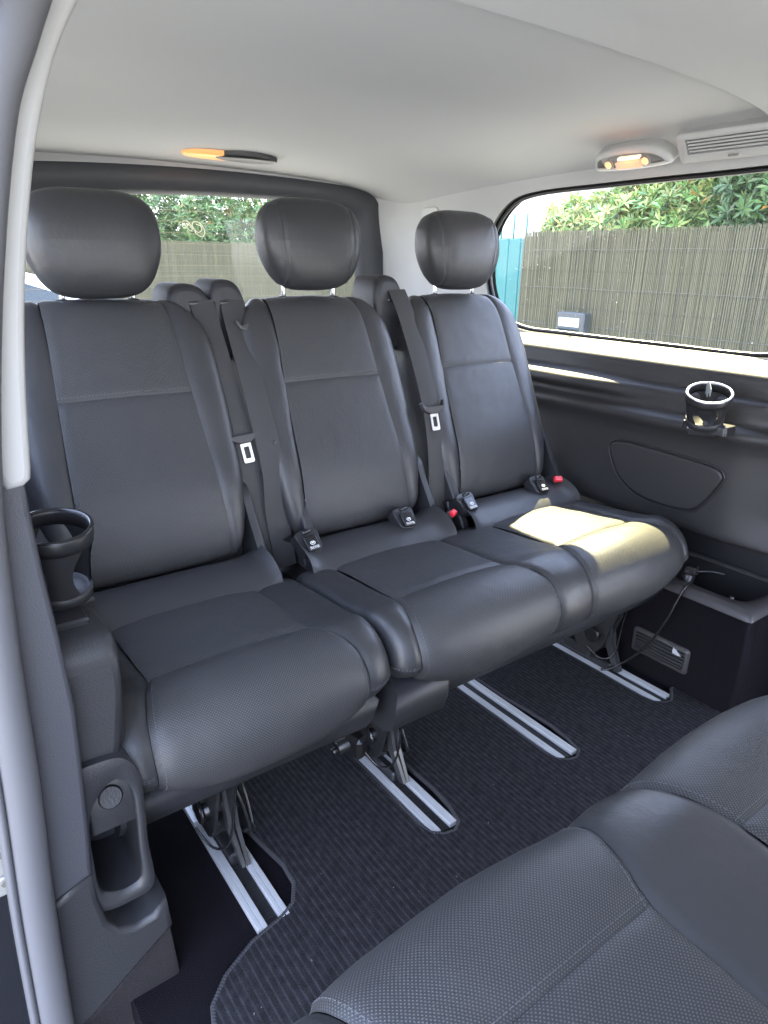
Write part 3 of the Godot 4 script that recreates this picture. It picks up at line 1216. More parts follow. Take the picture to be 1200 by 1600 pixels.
# ---------------------------------------------------------------- right lower panel
func build_right_panel():
	var rp := struct("side_panel", "dark lower side panel under the far window", Vector3(1.6, 0, -1.2))
	var pr := [Vector4(1.738, 0.797, 0, 0), Vector4(1.7, 0.782, 0, 0), Vector4(1.668, 0.771, 0, 0), Vector4(1.655, 0.762, 0, 0), Vector4(1.65, 0.745, 0, 0), Vector4(1.647, 0.722, 0, 0), Vector4(1.642, 0.712, 0, 0), Vector4(1.632, 0.709, 0, 0), Vector4(1.622, 0.703, 0, 0), Vector4(1.617, 0.69, 0, 0), Vector4(1.615, 0.668, 0, 0), Vector4(1.61, 0.655, 0, 0), Vector4(1.597, 0.648, 0, 0), Vector4(1.584, 0.642, 0, 0), Vector4(1.578, 0.634, 0, 0), Vector4(1.58, 0.622, 0, 0), Vector4(1.59, 0.602, 0, 0), Vector4(1.597, 0.57, 0, 0), Vector4(1.6, 0.48, 0, 0), Vector4(1.6, 0.4, 0, 0), Vector4(1.602, 0.372, 0, 0), Vector4(1.612, 0.362, 0, 0), Vector4(1.66, 0.358, 0, 0), Vector4(1.72, 0.357, 0, 0)]
	var sillz := pr.slice(0, 5)
	var P := Prof.new(pr, 6)
	var st := new_st()
	var F := func(a: float, b: float) -> Vector3:
		var p := P.at(b)
		var z := lerpf(-2.27, -0.40, a)
		var x := p.x
		# the ledge and armrest fade out in front of the cup holder and the wall falls back
		var k := smoothstep(-0.78, -0.60, z)
		if p.y < 0.72 and p.y > 0.30:
			x += 0.055 * k * smoothstep(0.30, 0.45, p.y) * smoothstep(0.72, 0.66, p.y)
		# the ledge under the sill widens towards the rear
		x -= 0.030 * smoothstep(-1.02, -1.30, z) * exp(-pow((p.y - 0.695) / 0.022, 4.0))
		return Vector3(x, p.y, z)
	patch(st, F, 90, 110, Vector3(3.0, 0.6, -1.2), [0, 0, 0, 0], 0.02, 0.3, 0.0)
	part(st, "panel_moulding", "plastic_brown", rp)
	# sill end piece where the trim meets the pillar
	# speaker cover
	st = new_st()
	var sp := spline2([Vector2(-1.1074, 0.5416), Vector2(-1.0611, 0.5550), Vector2(-0.9477, 0.5530), Vector2(-0.8241, 0.5467), Vector2(-0.7881, 0.5313), Vector2(-0.7953, 0.5003), Vector2(-0.8293, 0.4437), Vector2(-0.8602, 0.4210), Vector2(-0.9272, 0.4149), Vector2(-1.0096, 0.4231), Vector2(-1.0714, 0.4591), Vector2(-1.1022, 0.5055)], 5, true)
	prism(st, sp, func(p: Vector2, d: float) -> Vector3: return Vector3(1.597 - d, p.y, p.x), 0.006, -0.03, 0.006)
	part(st, "speaker_cover", "plastic_brown", rp)
	st = new_st()
	var gl := []
	for p in inset(sp, -0.004):
		gl.append(Vector3(1.597 - 0.001, p.y, p.x))
	sweep(st, gl, circle2(0.0022, 6), Vector3(1, 0, 0), true, true)
	part(st, "speaker_rim", "black_satin", rp)
	st = new_st()
	rbox(st, Vector3(1.70, 0.20, -1.25), Vector3(0.03, 0.42, 2.0), 0.005)
	part(st, "tray_back", "black_satin", rp)
	# joint line of the sill
	st = new_st()
	tube(st, [Vector3(1.735, 0.7975, -1.40), Vector3(1.70, 0.784, -1.415), Vector3(1.668, 0.7735, -1.43), Vector3(1.652, 0.757, -1.43)], 0.0012, 5)
	part(st, "sill_joint", "black_matt", rp)
	# light pillar trim at the front end of the window
	st = new_st()
	rbox(st, Vector3(1.69, 1.0, -0.45), Vector3(0.03, 0.44, 0.56), 0.012, Basis(Vector3(0, 0, 1), 0.13))
	part(st, "front_pillar_trim", "headliner_pink", rp)
	# storage box with open tray
	var bx := struct("storage_box", "carpeted storage box with open tray beside the bench", Vector3(1.55, 0, -0.8))
	st = new_st()
	var side := [Vector2(-1.12, 0.0), Vector2(-1.12, 0.10), Vector2(-1.02, 0.22), Vector2(-0.93, 0.266), Vector2(-0.60, 0.266), Vector2(-0.596, 0.10), Vector2(-0.605, -0.01)]
	prism(st, side, func(p: Vector2, d: float) -> Vector3: return Vector3(d, p.y, p.x), 1.462, 1.50, 0.006)
	part(st, "carpet_face", "carpet_dark", bx)
	st = new_st()
	rbox(st, Vector3(1.61, 0.12, -0.606), Vector3(0.22, 0.30, 0.02), 0.005)
	part(st, "front_face", "carpet_dark", bx)
	# rim of the tray
	st = new_st()
	var outl := [Vector2(1.452, -0.596), Vector2(1.452, -0.94), Vector2(1.50, -1.02), Vector2(1.66, -1.02), Vector2(1.66, -0.596)]
	var hole := spline2([Vector2(1.488, -0.70), Vector2(1.488, -0.80), Vector2(1.494, -0.855), Vector2(1.53, -0.885), Vector2(1.60, -0.90), Vector2(1.665, -0.89), Vector2(1.675, -0.75), Vector2(1.665, -0.63), Vector2(1.60, -0.622), Vector2(1.52, -0.630), Vector2(1.494, -0.65)], 5, true)
	var ol := box_loop(hole, 1.452, -1.0, 1.684, -0.592)
	var a0 := []
	var a1 := []
	var a2 := []
	var a3 := []
	var a4 := []
	for i in hole.size():
		a0.append(Vector3(ol[i].x, 0.262, ol[i].y))
		a1.append(Vector3(ol[i].lerp(hole[i], 0.08).x, 0.281, ol[i].lerp(hole[i], 0.08).y))
		a2.append(Vector3(hole[i].x, 0.284, hole[i].y))
		var q: Vector2 = hole[i].lerp(Vector2(1.56, -0.76), 0.05)
		a3.append(Vector3(q.x, 0.276, q.y))
		a4.append(Vector3(q.x, 0.17, q.y))
	ring(st, a0, a1, Vector3(0, 1, 0))
	ring(st, a1, a2, Vector3(0, 1, 0))
	ring(st, a2, a3, Vector3(0, 1, 0))
	part(st, "tray_rim", "plastic_mid2", bx)
	st = new_st()
	ring_to(st, a3, a4, Vector3(1.56, 0.2, -0.76), true)
	var ids := Geometry2D.triangulate_polygon(PackedVector2Array(hole))
	st.set_smooth_group(-1)
	for k in range(0, ids.size(), 3):
		tri_out(st, a4[ids[k]], a4[ids[k + 1]], a4[ids[k + 2]], Vector3(1.56, -1, -0.76))
	part(st, "tray_well", "black_satin", bx)
	st = new_st()
	cyl(st, Vector3(1.50, 0.200, -0.665), Vector3(1.50, 0.285, -0.665), 0.006, 14, 0.002)
	part(st, "tray_screw", "steel_dark", bx)
	# air vent in the carpet face
	var vt := thing("air_vent", "small slatted air vent low in the carpeted storage box", "vent", Vector3(1.46, 0.04, -0.79))
	st = new_st()
	var vo := rrect(-0.872, 0.058, -0.715, 0.128, 0.010)
	var vi := rrect(-0.862, 0.068, -0.725, 0.118, 0.006)
	var b0 := []
	var b1 := []
	var b2 := []
	var b3 := []
	for i in vo.size():
		b0.append(Vector3(1.4615, vo[i].y, vo[i].x))
		b1.append(Vector3(1.4555, vo[i].lerp(vi[i], 0.3).y, vo[i].lerp(vi[i], 0.3).x))
		b2.append(Vector3(1.4555, vi[i].y, vi[i].x))
		b3.append(Vector3(1.4608, vi[i].y, vi[i].x))
	ring(st, b0, b1, Vector3(-1, 0, 0))
	ring(st, b1, b2, Vector3(-1, 0, 0))
	ring_to(st, b2, b3, Vector3(1.46, 0.09, -0.79), true)
	part(st, "frame", "plastic_mid2", vt)
	st = new_st()
	rbox(st, Vector3(1.4612, 0.093, -0.7935), Vector3(0.001, 0.052, 0.139), 0.0003)
	part(st, "backing", "black_matt", vt)
	for k in 5:
		st = new_st()
		rbox(st, Vector3(1.4585, 0.074 + k * 0.0095, -0.7935), Vector3(0.0045, 0.0018, 0.137), 0.0008, Basis(Vector3(0, 0, 1), 0.5))
		part(st, "slat", "black_satin", vt)
	st = new_st()
	prism(st, [Vector2(-0.757, 0.104), Vector2(-0.735, 0.104), Vector2(-0.757, 0.121)], func(p: Vector2, d: float) -> Vector3: return Vector3(d, p.y, p.x), 1.453, 1.459, 0.001)
	part(st, "slider", "plastic_pale", vt)

# ---------------------------------------------------------------- floor
func build_floor():
	var st := new_st()
	rbox(st, Vector3(0.90, -0.02, -0.70), Vector3(1.56, 0.04, 3.3), 0.004)
	solo(st, "van_floor", "carpet_dark", "dark carpeted floor of the van", "structure")
	st = new_st()
	rbox(st, Vector3(0.05, -0.32, 0.1), Vector3(0.5, 0.1, 1.7), 0.01)
	solo(st, "door_step", "black_satin", "dark plastic entry step under the door opening", "structure")
	# four aluminium rails
	var xs := [0.343, 0.695, 1.045, 1.399]
	var lb := ["aluminium floor rail nearest the door pillar", "second aluminium floor rail from the door, under the bench end", "third aluminium floor rail from the door, crossing open carpet", "aluminium floor rail beside the carpeted storage box"]
	for k in 4:
		var x: float = xs[k]
		var r := thing("floor_rail", lb[k], "floor rail", Vector3(x, 0, -1.2), "floor rails")
		var z0 := -2.0
		var z1 := -0.729 if k > 0 else -0.738
		for s in [-1, 1]:
			st = new_st()
			var cxr: float = x + s * 0.0200
			var w := 0.0086
			# stepped top with a groove along it
			var pf := [Vector2(-w, 0.0), Vector2(-w, 0.0090), Vector2(-w + 0.001, 0.0100), Vector2(-0.0012, 0.0100), Vector2(-0.0006, 0.0085), Vector2(0.0006, 0.0085), Vector2(0.0012, 0.0100), Vector2(w - 0.001, 0.0100), Vector2(w, 0.0090), Vector2(w, 0.0)]
			prism(st, pf, func(p: Vector2, d: float) -> Vector3: return Vector3(cxr + p.x, p.y, d), z1, z0)
			part(st, "rail_strip", "alu2", r)
		st = new_st()
		rbox(st, Vector3(x, 0.0012, (z0 + z1) * 0.5), Vector3(0.0222, 0.0024, z1 - z0), 0.0004)
		part(st, "rail_channel", "black_satin", r)
		# fine cross ribs at the open end of the channel
		st = new_st()
		for q in 34:
			rbox(st, Vector3(x, 0.0028, -0.735 - q * 0.005), Vector3(0.018, 0.0014, 0.0022), 0.0004)
		var rb := part(st, "channel_ribs", "black_satin", r)
		rb.set_meta("kind", "stuff")
	# ribbed mat with notches round the rails
	var o := []
	o.append_array([Vector2(0.19, 0.35), Vector2(0.192, -0.55), Vector2(0.198, -0.63), Vector2(0.212, -0.672), Vector2(0.245, -0.702), Vector2(0.30, -0.728), Vector2(0.35, -0.738), Vector2(0.385, -0.752), Vector2(0.405, -0.785), Vector2(0.408, -0.83), Vector2(0.398, -0.89), Vector2(0.388, -0.95), Vector2(0.385, -1.40)])
	for k in range(1, 4):
		var x: float = xs[k]
		o.append_array([Vector2(x - 0.034, -1.40), Vector2(x - 0.034, -0.90), Vector2(x - 0.036, -0.82), Vector2(x - 0.036, -0.765), Vector2(x - 0.030, -0.736), Vector2(x - 0.012, -0.718), Vector2(x + 0.010, -0.713), Vector2(x + 0.030, -0.724)])
		if k < 3:
			o.append_array([Vector2(x + 0.042, -0.765), Vector2(x + 0.047, -0.82), Vector2(x + 0.044, -0.89), Vector2(x + 0.038, -0.95), Vector2(x + 0.036, -1.40)])
	o.append_array([Vector2(1.455, -0.742), Vector2(1.49, -0.735), Vector2(1.52, -0.700), Vector2(1.545, -0.63), Vector2(1.555, -0.55), Vector2(1.56, 0.35)])
	var mt := thing("floor_mat", "ribbed dark grey carpet mat with notches round the rails", "mat", Vector3(0.9, 0, -0.6))
	st = new_st()
	var ids := Geometry2D.triangulate_polygon(PackedVector2Array(o))
	st.set_smooth_group(-1)
	for k in range(0, ids.size(), 3):
		var v := []
		for e in 3:
			v.append(o[ids[k + e]])
		var a := Vector3(v[0].x, 0.010, v[0].y)
		var b := Vector3(v[1].x, 0.010, v[1].y)
		var c := Vector3(v[2].x, 0.010, v[2].y)
		var ta := Vector2(v[0].x / 0.11, v[0].y / 0.16)
		var tb := Vector2(v[1].x / 0.11, v[1].y / 0.16)
		var tc := Vector2(v[2].x / 0.11, v[2].y / 0.16)
		if (b - a).cross(c - a).y > 0.0:
			tri(st, a, b, c, ta, tb, tc)
		else:
			tri(st, a, c, b, ta, tc, tb)
	part(st, "ribbed_pile", "mat", mt)
	st = new_st()
	var ed := []
	for p in o:
		ed.append(Vector3(p.x, 0.0065, p.y))
	# resample the border for the overlocked binding
	var rs := []
	for i in ed.size():
		var a: Vector3 = ed[i]
		var b: Vector3 = ed[(i + 1) % ed.size()]
		var n := maxi(1, int((b - a).length() / 0.03))
		for q in n:
			rs.append(a.lerp(b, float(q) / n))
	sweep(st, rs, circle2(0.0045, 8), Vector3(0, 1, 0), true, true)
	part(st, "binding", "mat_binding", mt)
	# overlock threads along the visible notches
	st = new_st()
	for i in rs.size():
		var a: Vector3 = rs[i]
		var b: Vector3 = rs[(i + 1) % rs.size()]
		if a.z < -1.0 or a.z > -0.45:
			continue
		var t := (b - a)
		var L := t.length()
		if L < 0.001:
			continue
		t /= L
		var sd := t.cross(Vector3.UP)
		var n := int(L / 0.0045)
		for q in n:
			var c := a.lerp(b, (q + 0.5) / n)
			tube(st, [c + sd * 0.0042 + Vector3(0, 0.002, 0), c + Vector3(0, 0.0047, 0) + t * 0.0006, c - sd * 0.0042 + Vector3(0, 0.0022, 0) + t * 0.0012], 0.0007, 4)
	var lint := new_st()
	for k in 70:
		var c := Vector3(rng.randf_range(0.25, 1.45), 0.0112, rng.randf_range(-0.78, -0.30))
		if Geometry2D.is_point_in_polygon(Vector2(c.x, c.z), PackedVector2Array(o)):
			var sz := rng.randf_range(0.0006, 0.0016)
			rbox(lint, c, Vector3(sz * rng.randf_range(0.8, 2.5), sz * 0.6, sz), sz * 0.2, Basis(Vector3.UP, rng.randf() * 6.0))
	part(lint, "lint_specks", "thread_pale", mt).set_meta("kind", "stuff")
	var ov := part(st, "overlock_threads", "thread_dark", mt)
	ov.set_meta("kind", "stuff")

# ---------------------------------------------------------------- seats
var cush: Prof
var back: Prof
var roll: Prof

func init_profiles():
	if cush != null:
		return
	# (z, y, insert half width, -) from the rear of the cushion over the front roll
	cush = Prof.new([Vector4(-1.150, 0.378, 0.140, 0), Vector4(-1.120, 0.392, 0.140, 0), Vector4(-1.05, 0.399, 0.140, 0), Vector4(-0.97, 0.405, 0.140, 0), Vector4(-0.905, 0.413, 0.141, 0), Vector4(-0.86, 0.421, 0.155, 0), Vector4(-0.81, 0.412, 0.170, 0), Vector4(-0.778, 0.385, 0.176, 0), Vector4(-0.764, 0.345, 0.176, 0), Vector4(-0.772, 0.305, 0.174, 0), Vector4(-0.800, 0.278, 0.172, 0), Vector4(-0.84, 0.270, 0.170, 0)], 8)
	# (z, y, half width, insert half width) from the tuck at the bottom up the front and over the top
	back = Prof.new([Vector4(-1.275, 0.408, 0.150, 0.130), Vector4(-1.238, 0.424, 0.165, 0.142), Vector4(-1.226, 0.465, 0.183, 0.142), Vector4(-1.248, 0.56, 0.199, 0.138), Vector4(-1.295, 0.66, 0.207, 0.132), Vector4(-1.335, 0.75, 0.209, 0.126), Vector4(-1.373, 0.835, 0.204, 0.120), Vector4(-1.402, 0.885, 0.191, 0.117), Vector4(-1.440, 0.914, 0.166, 0.113), Vector4(-1.482, 0.914, 0.148, 0.107), Vector4(-1.515, 0.885, 0.150, 0.107), Vector4(-1.520, 0.80, 0.160, 0.107)], 8)
	roll = Prof.new([Vector4(-1.098, 0.370, 0, 0), Vector4(-1.112, 0.398, 0, 0), Vector4(-1.150, 0.419, 0, 0), Vector4(-1.200, 0.426, 0, 0), Vector4(-1.240, 0.410, 0, 0), Vector4(-1.262, 0.380, 0, 0)], 8)

func cush_point(x: float, s: float, d: float, el: float, er: float) -> Vector3:
	var p := cush.at(s)
	var n := cush.nrm(s)
	var z := p.x + n.x * d
	var y := p.y + n.y * d
	var e := minf(x - el, er - x)
	var k := clampf((0.10 - e) / 0.10, 0.0, 1.0)
	var fz := smoothstep(-0.95, -0.78, p.x)
	z -= 0.030 * k * k * fz
	y -= 0.006 * k * k * fz
	# the lower corners of the front roll are rounded off
	var k2 := clampf((0.17 - e) / 0.17, 0.0, 1.0)
	var lowf := smoothstep(0.37, 0.27, p.y) * smoothstep(-0.95, -0.84, p.x)
	y += 0.050 * k2 * k2 * lowf
	z -= 0.012 * k2 * k2 * lowf
	return Vector3(x, y, z)

func outer_lat(t: float) -> Vector2:
	# across an outer bolster: (fraction towards the edge, height)
	var c := [Vector2(0, 0), Vector2(0.36, 0.004), Vector2(0.70, 0.004), Vector2(0.93, -0.006), Vector2(1.0, -0.028), Vector2(1.0, -0.085)]
	var f := t * 5.0
	var i := clampi(int(f), 0, 4)
	var p0: Vector2 = c[maxi(i - 1, 0)]
	var p3: Vector2 = c[mini(i + 2, 5)]
	return c[i].cubic_interpolate(c[i + 1], p0, p3, f - i)

func make_cushion(root: Node3D, centers: Array, el: float, er: float, foam_noise: float):
	init_profiles()
	var sseam := cush.find_z(-0.905, 0.2, 0.7)
	var fl := smoothstep(0, 1, 0)
	var g: Dictionary
	var seam := new_st()
	var cs := new_st()
	for ci in centers.size():
		var cx: float = centers[ci]
		var ctr := Vector3(cx, 0.30, -0.98)
		# rear insert and front roll
		for half in 2:
			var s0 := 0.0 if half == 0 else sseam
			var s1 := sseam if half == 0 else 1.0
			var st := new_st()
			var F := func(a: float, b: float) -> Vector3:
				var s := lerpf(s0, s1, b)
				var w: float = cush.at(s).z
				var x := cx + lerpf(-w, w, a)
				var crown := 0.006 * sin(a * PI)
				if half == 0:
					crown += 0.004 * sin(b * PI)
				else:
					crown += 0.006 * sin(a * PI) * smoothstep(0.0, 0.45, b)
				return cush_point(x, s, crown, el, er)
			g = patch(st, F, 36, 32 if half == 0 else 40, ctr, [0.004, 0.004, 0.003 if half == 0 else 0.004, 0.004 if half == 0 else 0.0], 0.007, 0.056, foam_noise, cx * 7.0)
			part(st, "seat_insert" if half == 0 else "front_roll", "perf", root)
			if half == 1:
				stitch(cs, edge_of(g, "b0", 1))
				stitch(cs, edge_of(g, "a0", 1))
				stitch(cs, edge_of(g, "a1", 1))
	# outer bolsters
	for side in 2:
		var cx: float = centers[0] if side == 0 else centers[centers.size() - 1]
		var st := new_st()
		var F := func(a: float, b: float) -> Vector3:
			var s := lerpf(0.0, 1.0, b)
			var w: float = cush.at(s).z
			var xs := cx - w if side == 0 else cx + w
			var xe := el if side == 0 else er
			var q := outer_lat(a)
			return cush_point(lerpf(xs, xe, q.x), s, q.y, el, er)
		g = patch(st, F, 24, 56, Vector3(cx, 0.32, -0.98), [0.004, 0, 0, 0], 0.007, 0.09, foam_noise, side * 3.0)
		part(st, "bolster", "leather", root)
		# twin stitching where the front of the bolster is joined
		var ln := []
		var row: int = int(g.nv * 0.80)
		for i in range(1, g.nu - 4):
			ln.append([g.P[row][i], g.N[row][i]])
		stitch(cs, ln)
		ln = []
		for i in range(1, g.nu - 4):
			ln.append([g.P[row][i].lerp(g.P[row + 1][i], 0.6), g.N[row][i]])
		stitch(cs, ln)
	# bolsters between neighbours
	for ci in centers.size() - 1:
		var ca: float = centers[ci]
		var cb: float = centers[ci + 1]
		var st := new_st()
		var F := func(a: float, b: float) -> Vector3:
			var w: float = cush.at(b).z
			var x := lerpf(ca + w, cb - w, a)
			return cush_point(x, b, 0.004 * sin(a * PI), el, er)
		g = patch(st, F, 20, 56, Vector3((ca + cb) * 0.5, 0.30, -0.98), [0.004, 0.004, 0, 0], 0.007, 0.09, foam_noise, 9.0)
		part(st, "middle_bolster", "leather", root)
	part(cs, "stitching", "thread", root).set_meta("kind", "stuff")
	# padded roll behind the cushion
	for ci in centers.size():
		var cx: float = centers[ci]
		var st := new_st()
		var F := func(a: float, b: float) -> Vector3:
			var p := roll.at(b)
			var n := roll.nrm(b)
			var t := absf(a * 2.0 - 1.0)
			var d := -0.02 * pow(t, 12.0)
			return Vector3(cx + (a * 2.0 - 1.0) * 0.196, p.y - n.y * d * -1.0, p.x)
		patch(st, F, 30, 26, Vector3(cx, 0.30, -1.2), [0, 0, 0, 0], 0.01, 0.09, foam_noise, cx * 3.0)
		part(st, "back_roll", "leather", root)

func back_point(cx: float, x: float, s: float, d: float) -> Vector3:
	var p := back.at(s)
	var n := back.nrm(s)
	return Vector3(cx + x, p.y - n.y * d, p.x - n.x * d)

func back_lat(t: float) -> Vector2:
	var c := [Vector2(0, 0), Vector2(0.36, 0.003), Vector2(0.70, -0.002), Vector2(0.92, -0.017), Vector2(1.0, -0.042), Vector2(1.0, -0.095)]
	var f := t * 5.0
	var i := clampi(int(f), 0, 4)
	return c[i].cubic_interpolate(c[i + 1], c[maxi(i - 1, 0)], c[mini(i + 2, 5)], f - i)

func make_backrest(root: Node3D, cx: float):
	var st := new_st()
	rbox(st, Vector3(cx, 0.68, -1.435), Vector3(0.34, 0.46, 0.05), 0.02, Basis(Vector3(1, 0, 0), -0.36))
	var bk := part(st, "backrest", "plastic", root)
	st = new_st()
	rbox(st, Vector3(cx, 0.40, -1.285), Vector3(0.38, 0.16, 0.05), 0.01)
	part(st, "hinge_filler", "black_matt", bk)
	var smid := back.find_y(0.75, 0.2, 0.7)
	var ctr := Vector3(cx, 0.66, -1.45)
	var cs := new_st()
	var g: Dictionary
	for half in 2:
		var s0 := 0.0 if half == 0 else smid
		var s1 := smid if half == 0 else 1.0
		st = new_st()
		var F := func(a: float, b: float) -> Vector3:
			var s := lerpf(s0, s1, b)
			var w: float = back.at(s).w
			var cr := 0.004 * sin(a * PI) + 0.003 * sin(b * PI)
			return back_point(cx, lerpf(-w, w, a), s, cr)
		g = patch(st, F, 34, 50 if half == 0 else 44, ctr, [0.002, 0.002, 0.003 if half == 1 else 0.0, 0.003 if half == 0 else 0.0], 0.006, 0.056, 0.0006, cx * 5.0 + half)
		part(st, "lower_insert" if half == 0 else "upper_insert", "perf", bk)
		if half == 1:
			stitch(cs, edge_of(g, "b0", 1))
	for side in [-1, 1]:
		st = new_st()
		var F := func(a: float, b: float) -> Vector3:
			var p := back.at(b)
			var q := back_lat(a)
			return back_point(cx, side * lerpf(p.w, p.z, q.x), b, q.y)
		g = patch(st, F, 24, 70, ctr, [0.002, 0, 0, 0], 0.006, 0.09, 0.0006, cx + side)
		part(st, "bolster", "leather", bk)
	part(cs, "stitching", "thread", bk).set_meta("kind", "stuff")

func spow(v: float, e: float) -> float:
	return signf(v) * pow(absf(v), e)

func make_headrest(root: Node3D, cx: float, dy := 0.0, seam := 0.0014):
	var c := Vector3(cx, 1.022 + dy, -1.452)
	var hx := 0.124
	var hy := 0.098
	var hz := 0.056
	var tilt := Basis(Vector3(1, 0, 0), -0.14)
	var S := func(v: float, u: float) -> Vector3:
		# v runs from one side to the other, u round the section
		var x := spow(sin(v), 0.60)
		var r := pow(maxf(cos(v), 0.0), 0.48)
		var yy := spow(sin(u), 0.72) * r
		var zz := spow(cos(u), 0.80) * r
		# narrower towards the foot
		var nx := x * hx * (1.0 - 0.16 * smoothstep(0.1, -1.0, yy))
		# slightly hollow front
		var pz := zz * hz * (1.0 - 0.10 * smoothstep(0.2, -1.0, yy))
		return c + tilt * Vector3(nx, yy * hy, pz)
	var vs := 0.62
	var ranges := [[-PI / 2, -vs], [-vs, vs], [vs, PI / 2]]
	var st := new_st()
	for q in 3:
		var r: Array = ranges[q]
		var F := func(a: float, b: float) -> Vector3:
			return S.call(lerpf(r[0], r[1], a), b * TAU)
		if q == 1:
			patch(st, F, 30, 72, c, [seam, seam, 0, 0], 0.004, 0.09, 0.0004, cx)
	var hd := part(st, "headrest", "leather", root)
	for q in [0, 2]:
		st = new_st()
		var r: Array = ranges[q]
		var F := func(a: float, b: float) -> Vector3:
			return S.call(lerpf(r[0], r[1], a), b * TAU)
		var g := patch(st, F, 20, 72, c, [seam if q == 2 else 0.0, seam if q == 0 else 0.0, 0, 0], 0.004, 0.09, 0.0004, cx + q)
		part(st, "side_panel", "leather", hd)
		if seam > 0.0:
			var cs := new_st()
			stitch(cs, edge_of(g, "a1" if q == 0 else "a0", 2))
			part(cs, "stitching", "thread", hd).set_meta("kind", "stuff")
	for s in [-1, 1]:
		st = new_st()
		cyl(st, Vector3(cx + s * 0.067, 0.90, -1.462), Vector3(cx + s * 0.067, 0.965 + dy, -1.458), 0.0055, 14)
		part(st, "post", "chrome", hd)
		st = new_st()
		cyl(st, Vector3(cx + s * 0.067, 0.908, -1.462), Vector3(cx + s * 0.067, 0.924, -1.462), 0.013, 18, 0.003)
		part(st, "post_collar", "black_satin", hd)

func make_base(root: Node3D, el: float, er: float, low_left := false):
	# moulded skirt below the cushion
	var st := new_st()
	var c := (el + er) * 0.5
	var w := er - el - 0.035
	var prf := [Vector2(-0.800, 0.292), Vector2(-0.815, 0.245), Vector2(-0.835, 0.215), Vector2(-0.865, 0.200), Vector2(-1.24, 0.205), Vector2(-1.28, 0.30), Vector2(-1.28, 0.36), Vector2(-1.10, 0.36), Vector2(-0.86, 0.300)]
	prism(st, prf, func(p: Vector2, d: float) -> Vector3: return Vector3(d, p.y, p.x), c + w * 0.5, c - w * 0.5, 0.01)
	part(st, "base_skirt", "plastic", root)
	if low_left:
		st = new_st()
		var q := [Vector2(-0.795, 0.295), Vector2(-0.800, 0.235), Vector2(-0.812, 0.203), Vector2(-0.84, 0.190), Vector2(-1.0, 0.190), Vector2(-1.0, 0.295)]
		prism(st, q, func(p: Vector2, d: float) -> Vector3: return Vector3(d, p.y, p.x), el + 0.14, el + 0.008, 0.012)
		part(st, "base_corner", "plastic", root)

func make_leg(root: Node3D, x: float, both := true):
	# folding bracket that clamps on a rail
	var st := new_st()
	for s in [-1, 1]:
		var poly := spline2([Vector2(-0.985, 0.20), Vector2(-0.875, 0.20), Vector2(-0.885, 0.13), Vector2(-0.905, 0.07), Vector2(-0.935, 0.045), Vector2(-0.975, 0.055), Vector2(-1.0, 0.11)], 4, true)
		prism(st, poly, func(p: Vector2, d: float) -> Vector3: return Vector3(d, p.y, p.x), x - 0.012 + s * 0.014 + 0.003, x - 0.012 + s * 0.014 - 0.003, 0.001)
	var lg := part(st, "leg", "black_satin", root)
	st = new_st()
	cyl(st, Vector3(x - 0.040, 0.108, -0.925), Vector3(x + 0.012, 0.108, -0.925), 0.015, 22)
	part(st, "pivot_bolt", "steel_dark", lg)
	st = new_st()
	cyl(st, Vector3(x - 0.046, 0.108, -0.925), Vector3(x - 0.039, 0.108, -0.925), 0.022, 22, 0.003)
	part(st, "pivot_washer", "black_gloss", lg)
	# slanting strut in front
	st = new_st()
	for s in [-1, 1]:
		sweep(st, [Vector3(x + s * 0.007, 0.155, -0.905), Vector3(x + 0.004 + s * 0.006, 0.075, -0.895), Vector3(x + 0.010 + s * 0.004, 0.008, -0.868)], [Vector2(0.0035, 0.009), Vector2(-0.0035, 0.009), Vector2(-0.0035, -0.009), Vector2(0.0035, -0.009)], Vector3(0, 0.3, 1), false)
	part(st, "strut", "strut_metal", lg)
	# bent wire release loop beside it
	st = new_st()
	tube(st, spline([Vector3(x + 0.018, 0.150, -0.925), Vector3(x + 0.030, 0.095, -0.905), Vector3(x + 0.036, 0.055, -0.893), Vector3(x + 0.044, 0.055, -0.905), Vector3(x + 0.046, 0.10, -0.935), Vector3(x + 0.042, 0.15, -0.95)], 6), 0.0035, 8)
	part(st, "release_loop", "black_gloss", lg)
	st = new_st()
	rbox(st, Vector3(x + 0.036, 0.050, -0.925), Vector3(0.024, 0.010, 0.055), 0.003, Basis(Vector3(1, 0, 0), 0.15))
	part(st, "release_pedal", "black_satin", lg)
	# foot that slides in the rail
	st = new_st()
	rbox(st, Vector3(x, 0.014, -0.965), Vector3(0.020, 0.028, 0.17), 0.004)
	rbox(st, Vector3(x, 0.035, -0.985), Vector3(0.046, 0.030, 0.09), 0.006)
	part(st, "rail_foot", "black_satin", lg)
	# thin cable
	st = new_st()
	tube(st, spline([Vector3(x + 0.006, 0.235, -0.86), Vector3(x + 0.0, 0.15, -0.868), Vector3(x - 0.014, 0.07, -0.87), Vector3(x - 0.034, 0.05, -0.895), Vector3(x - 0.05, 0.075, -0.93)], 6), 0.0022, 6)
	part(st, "brake_cable", "black_gloss", lg)

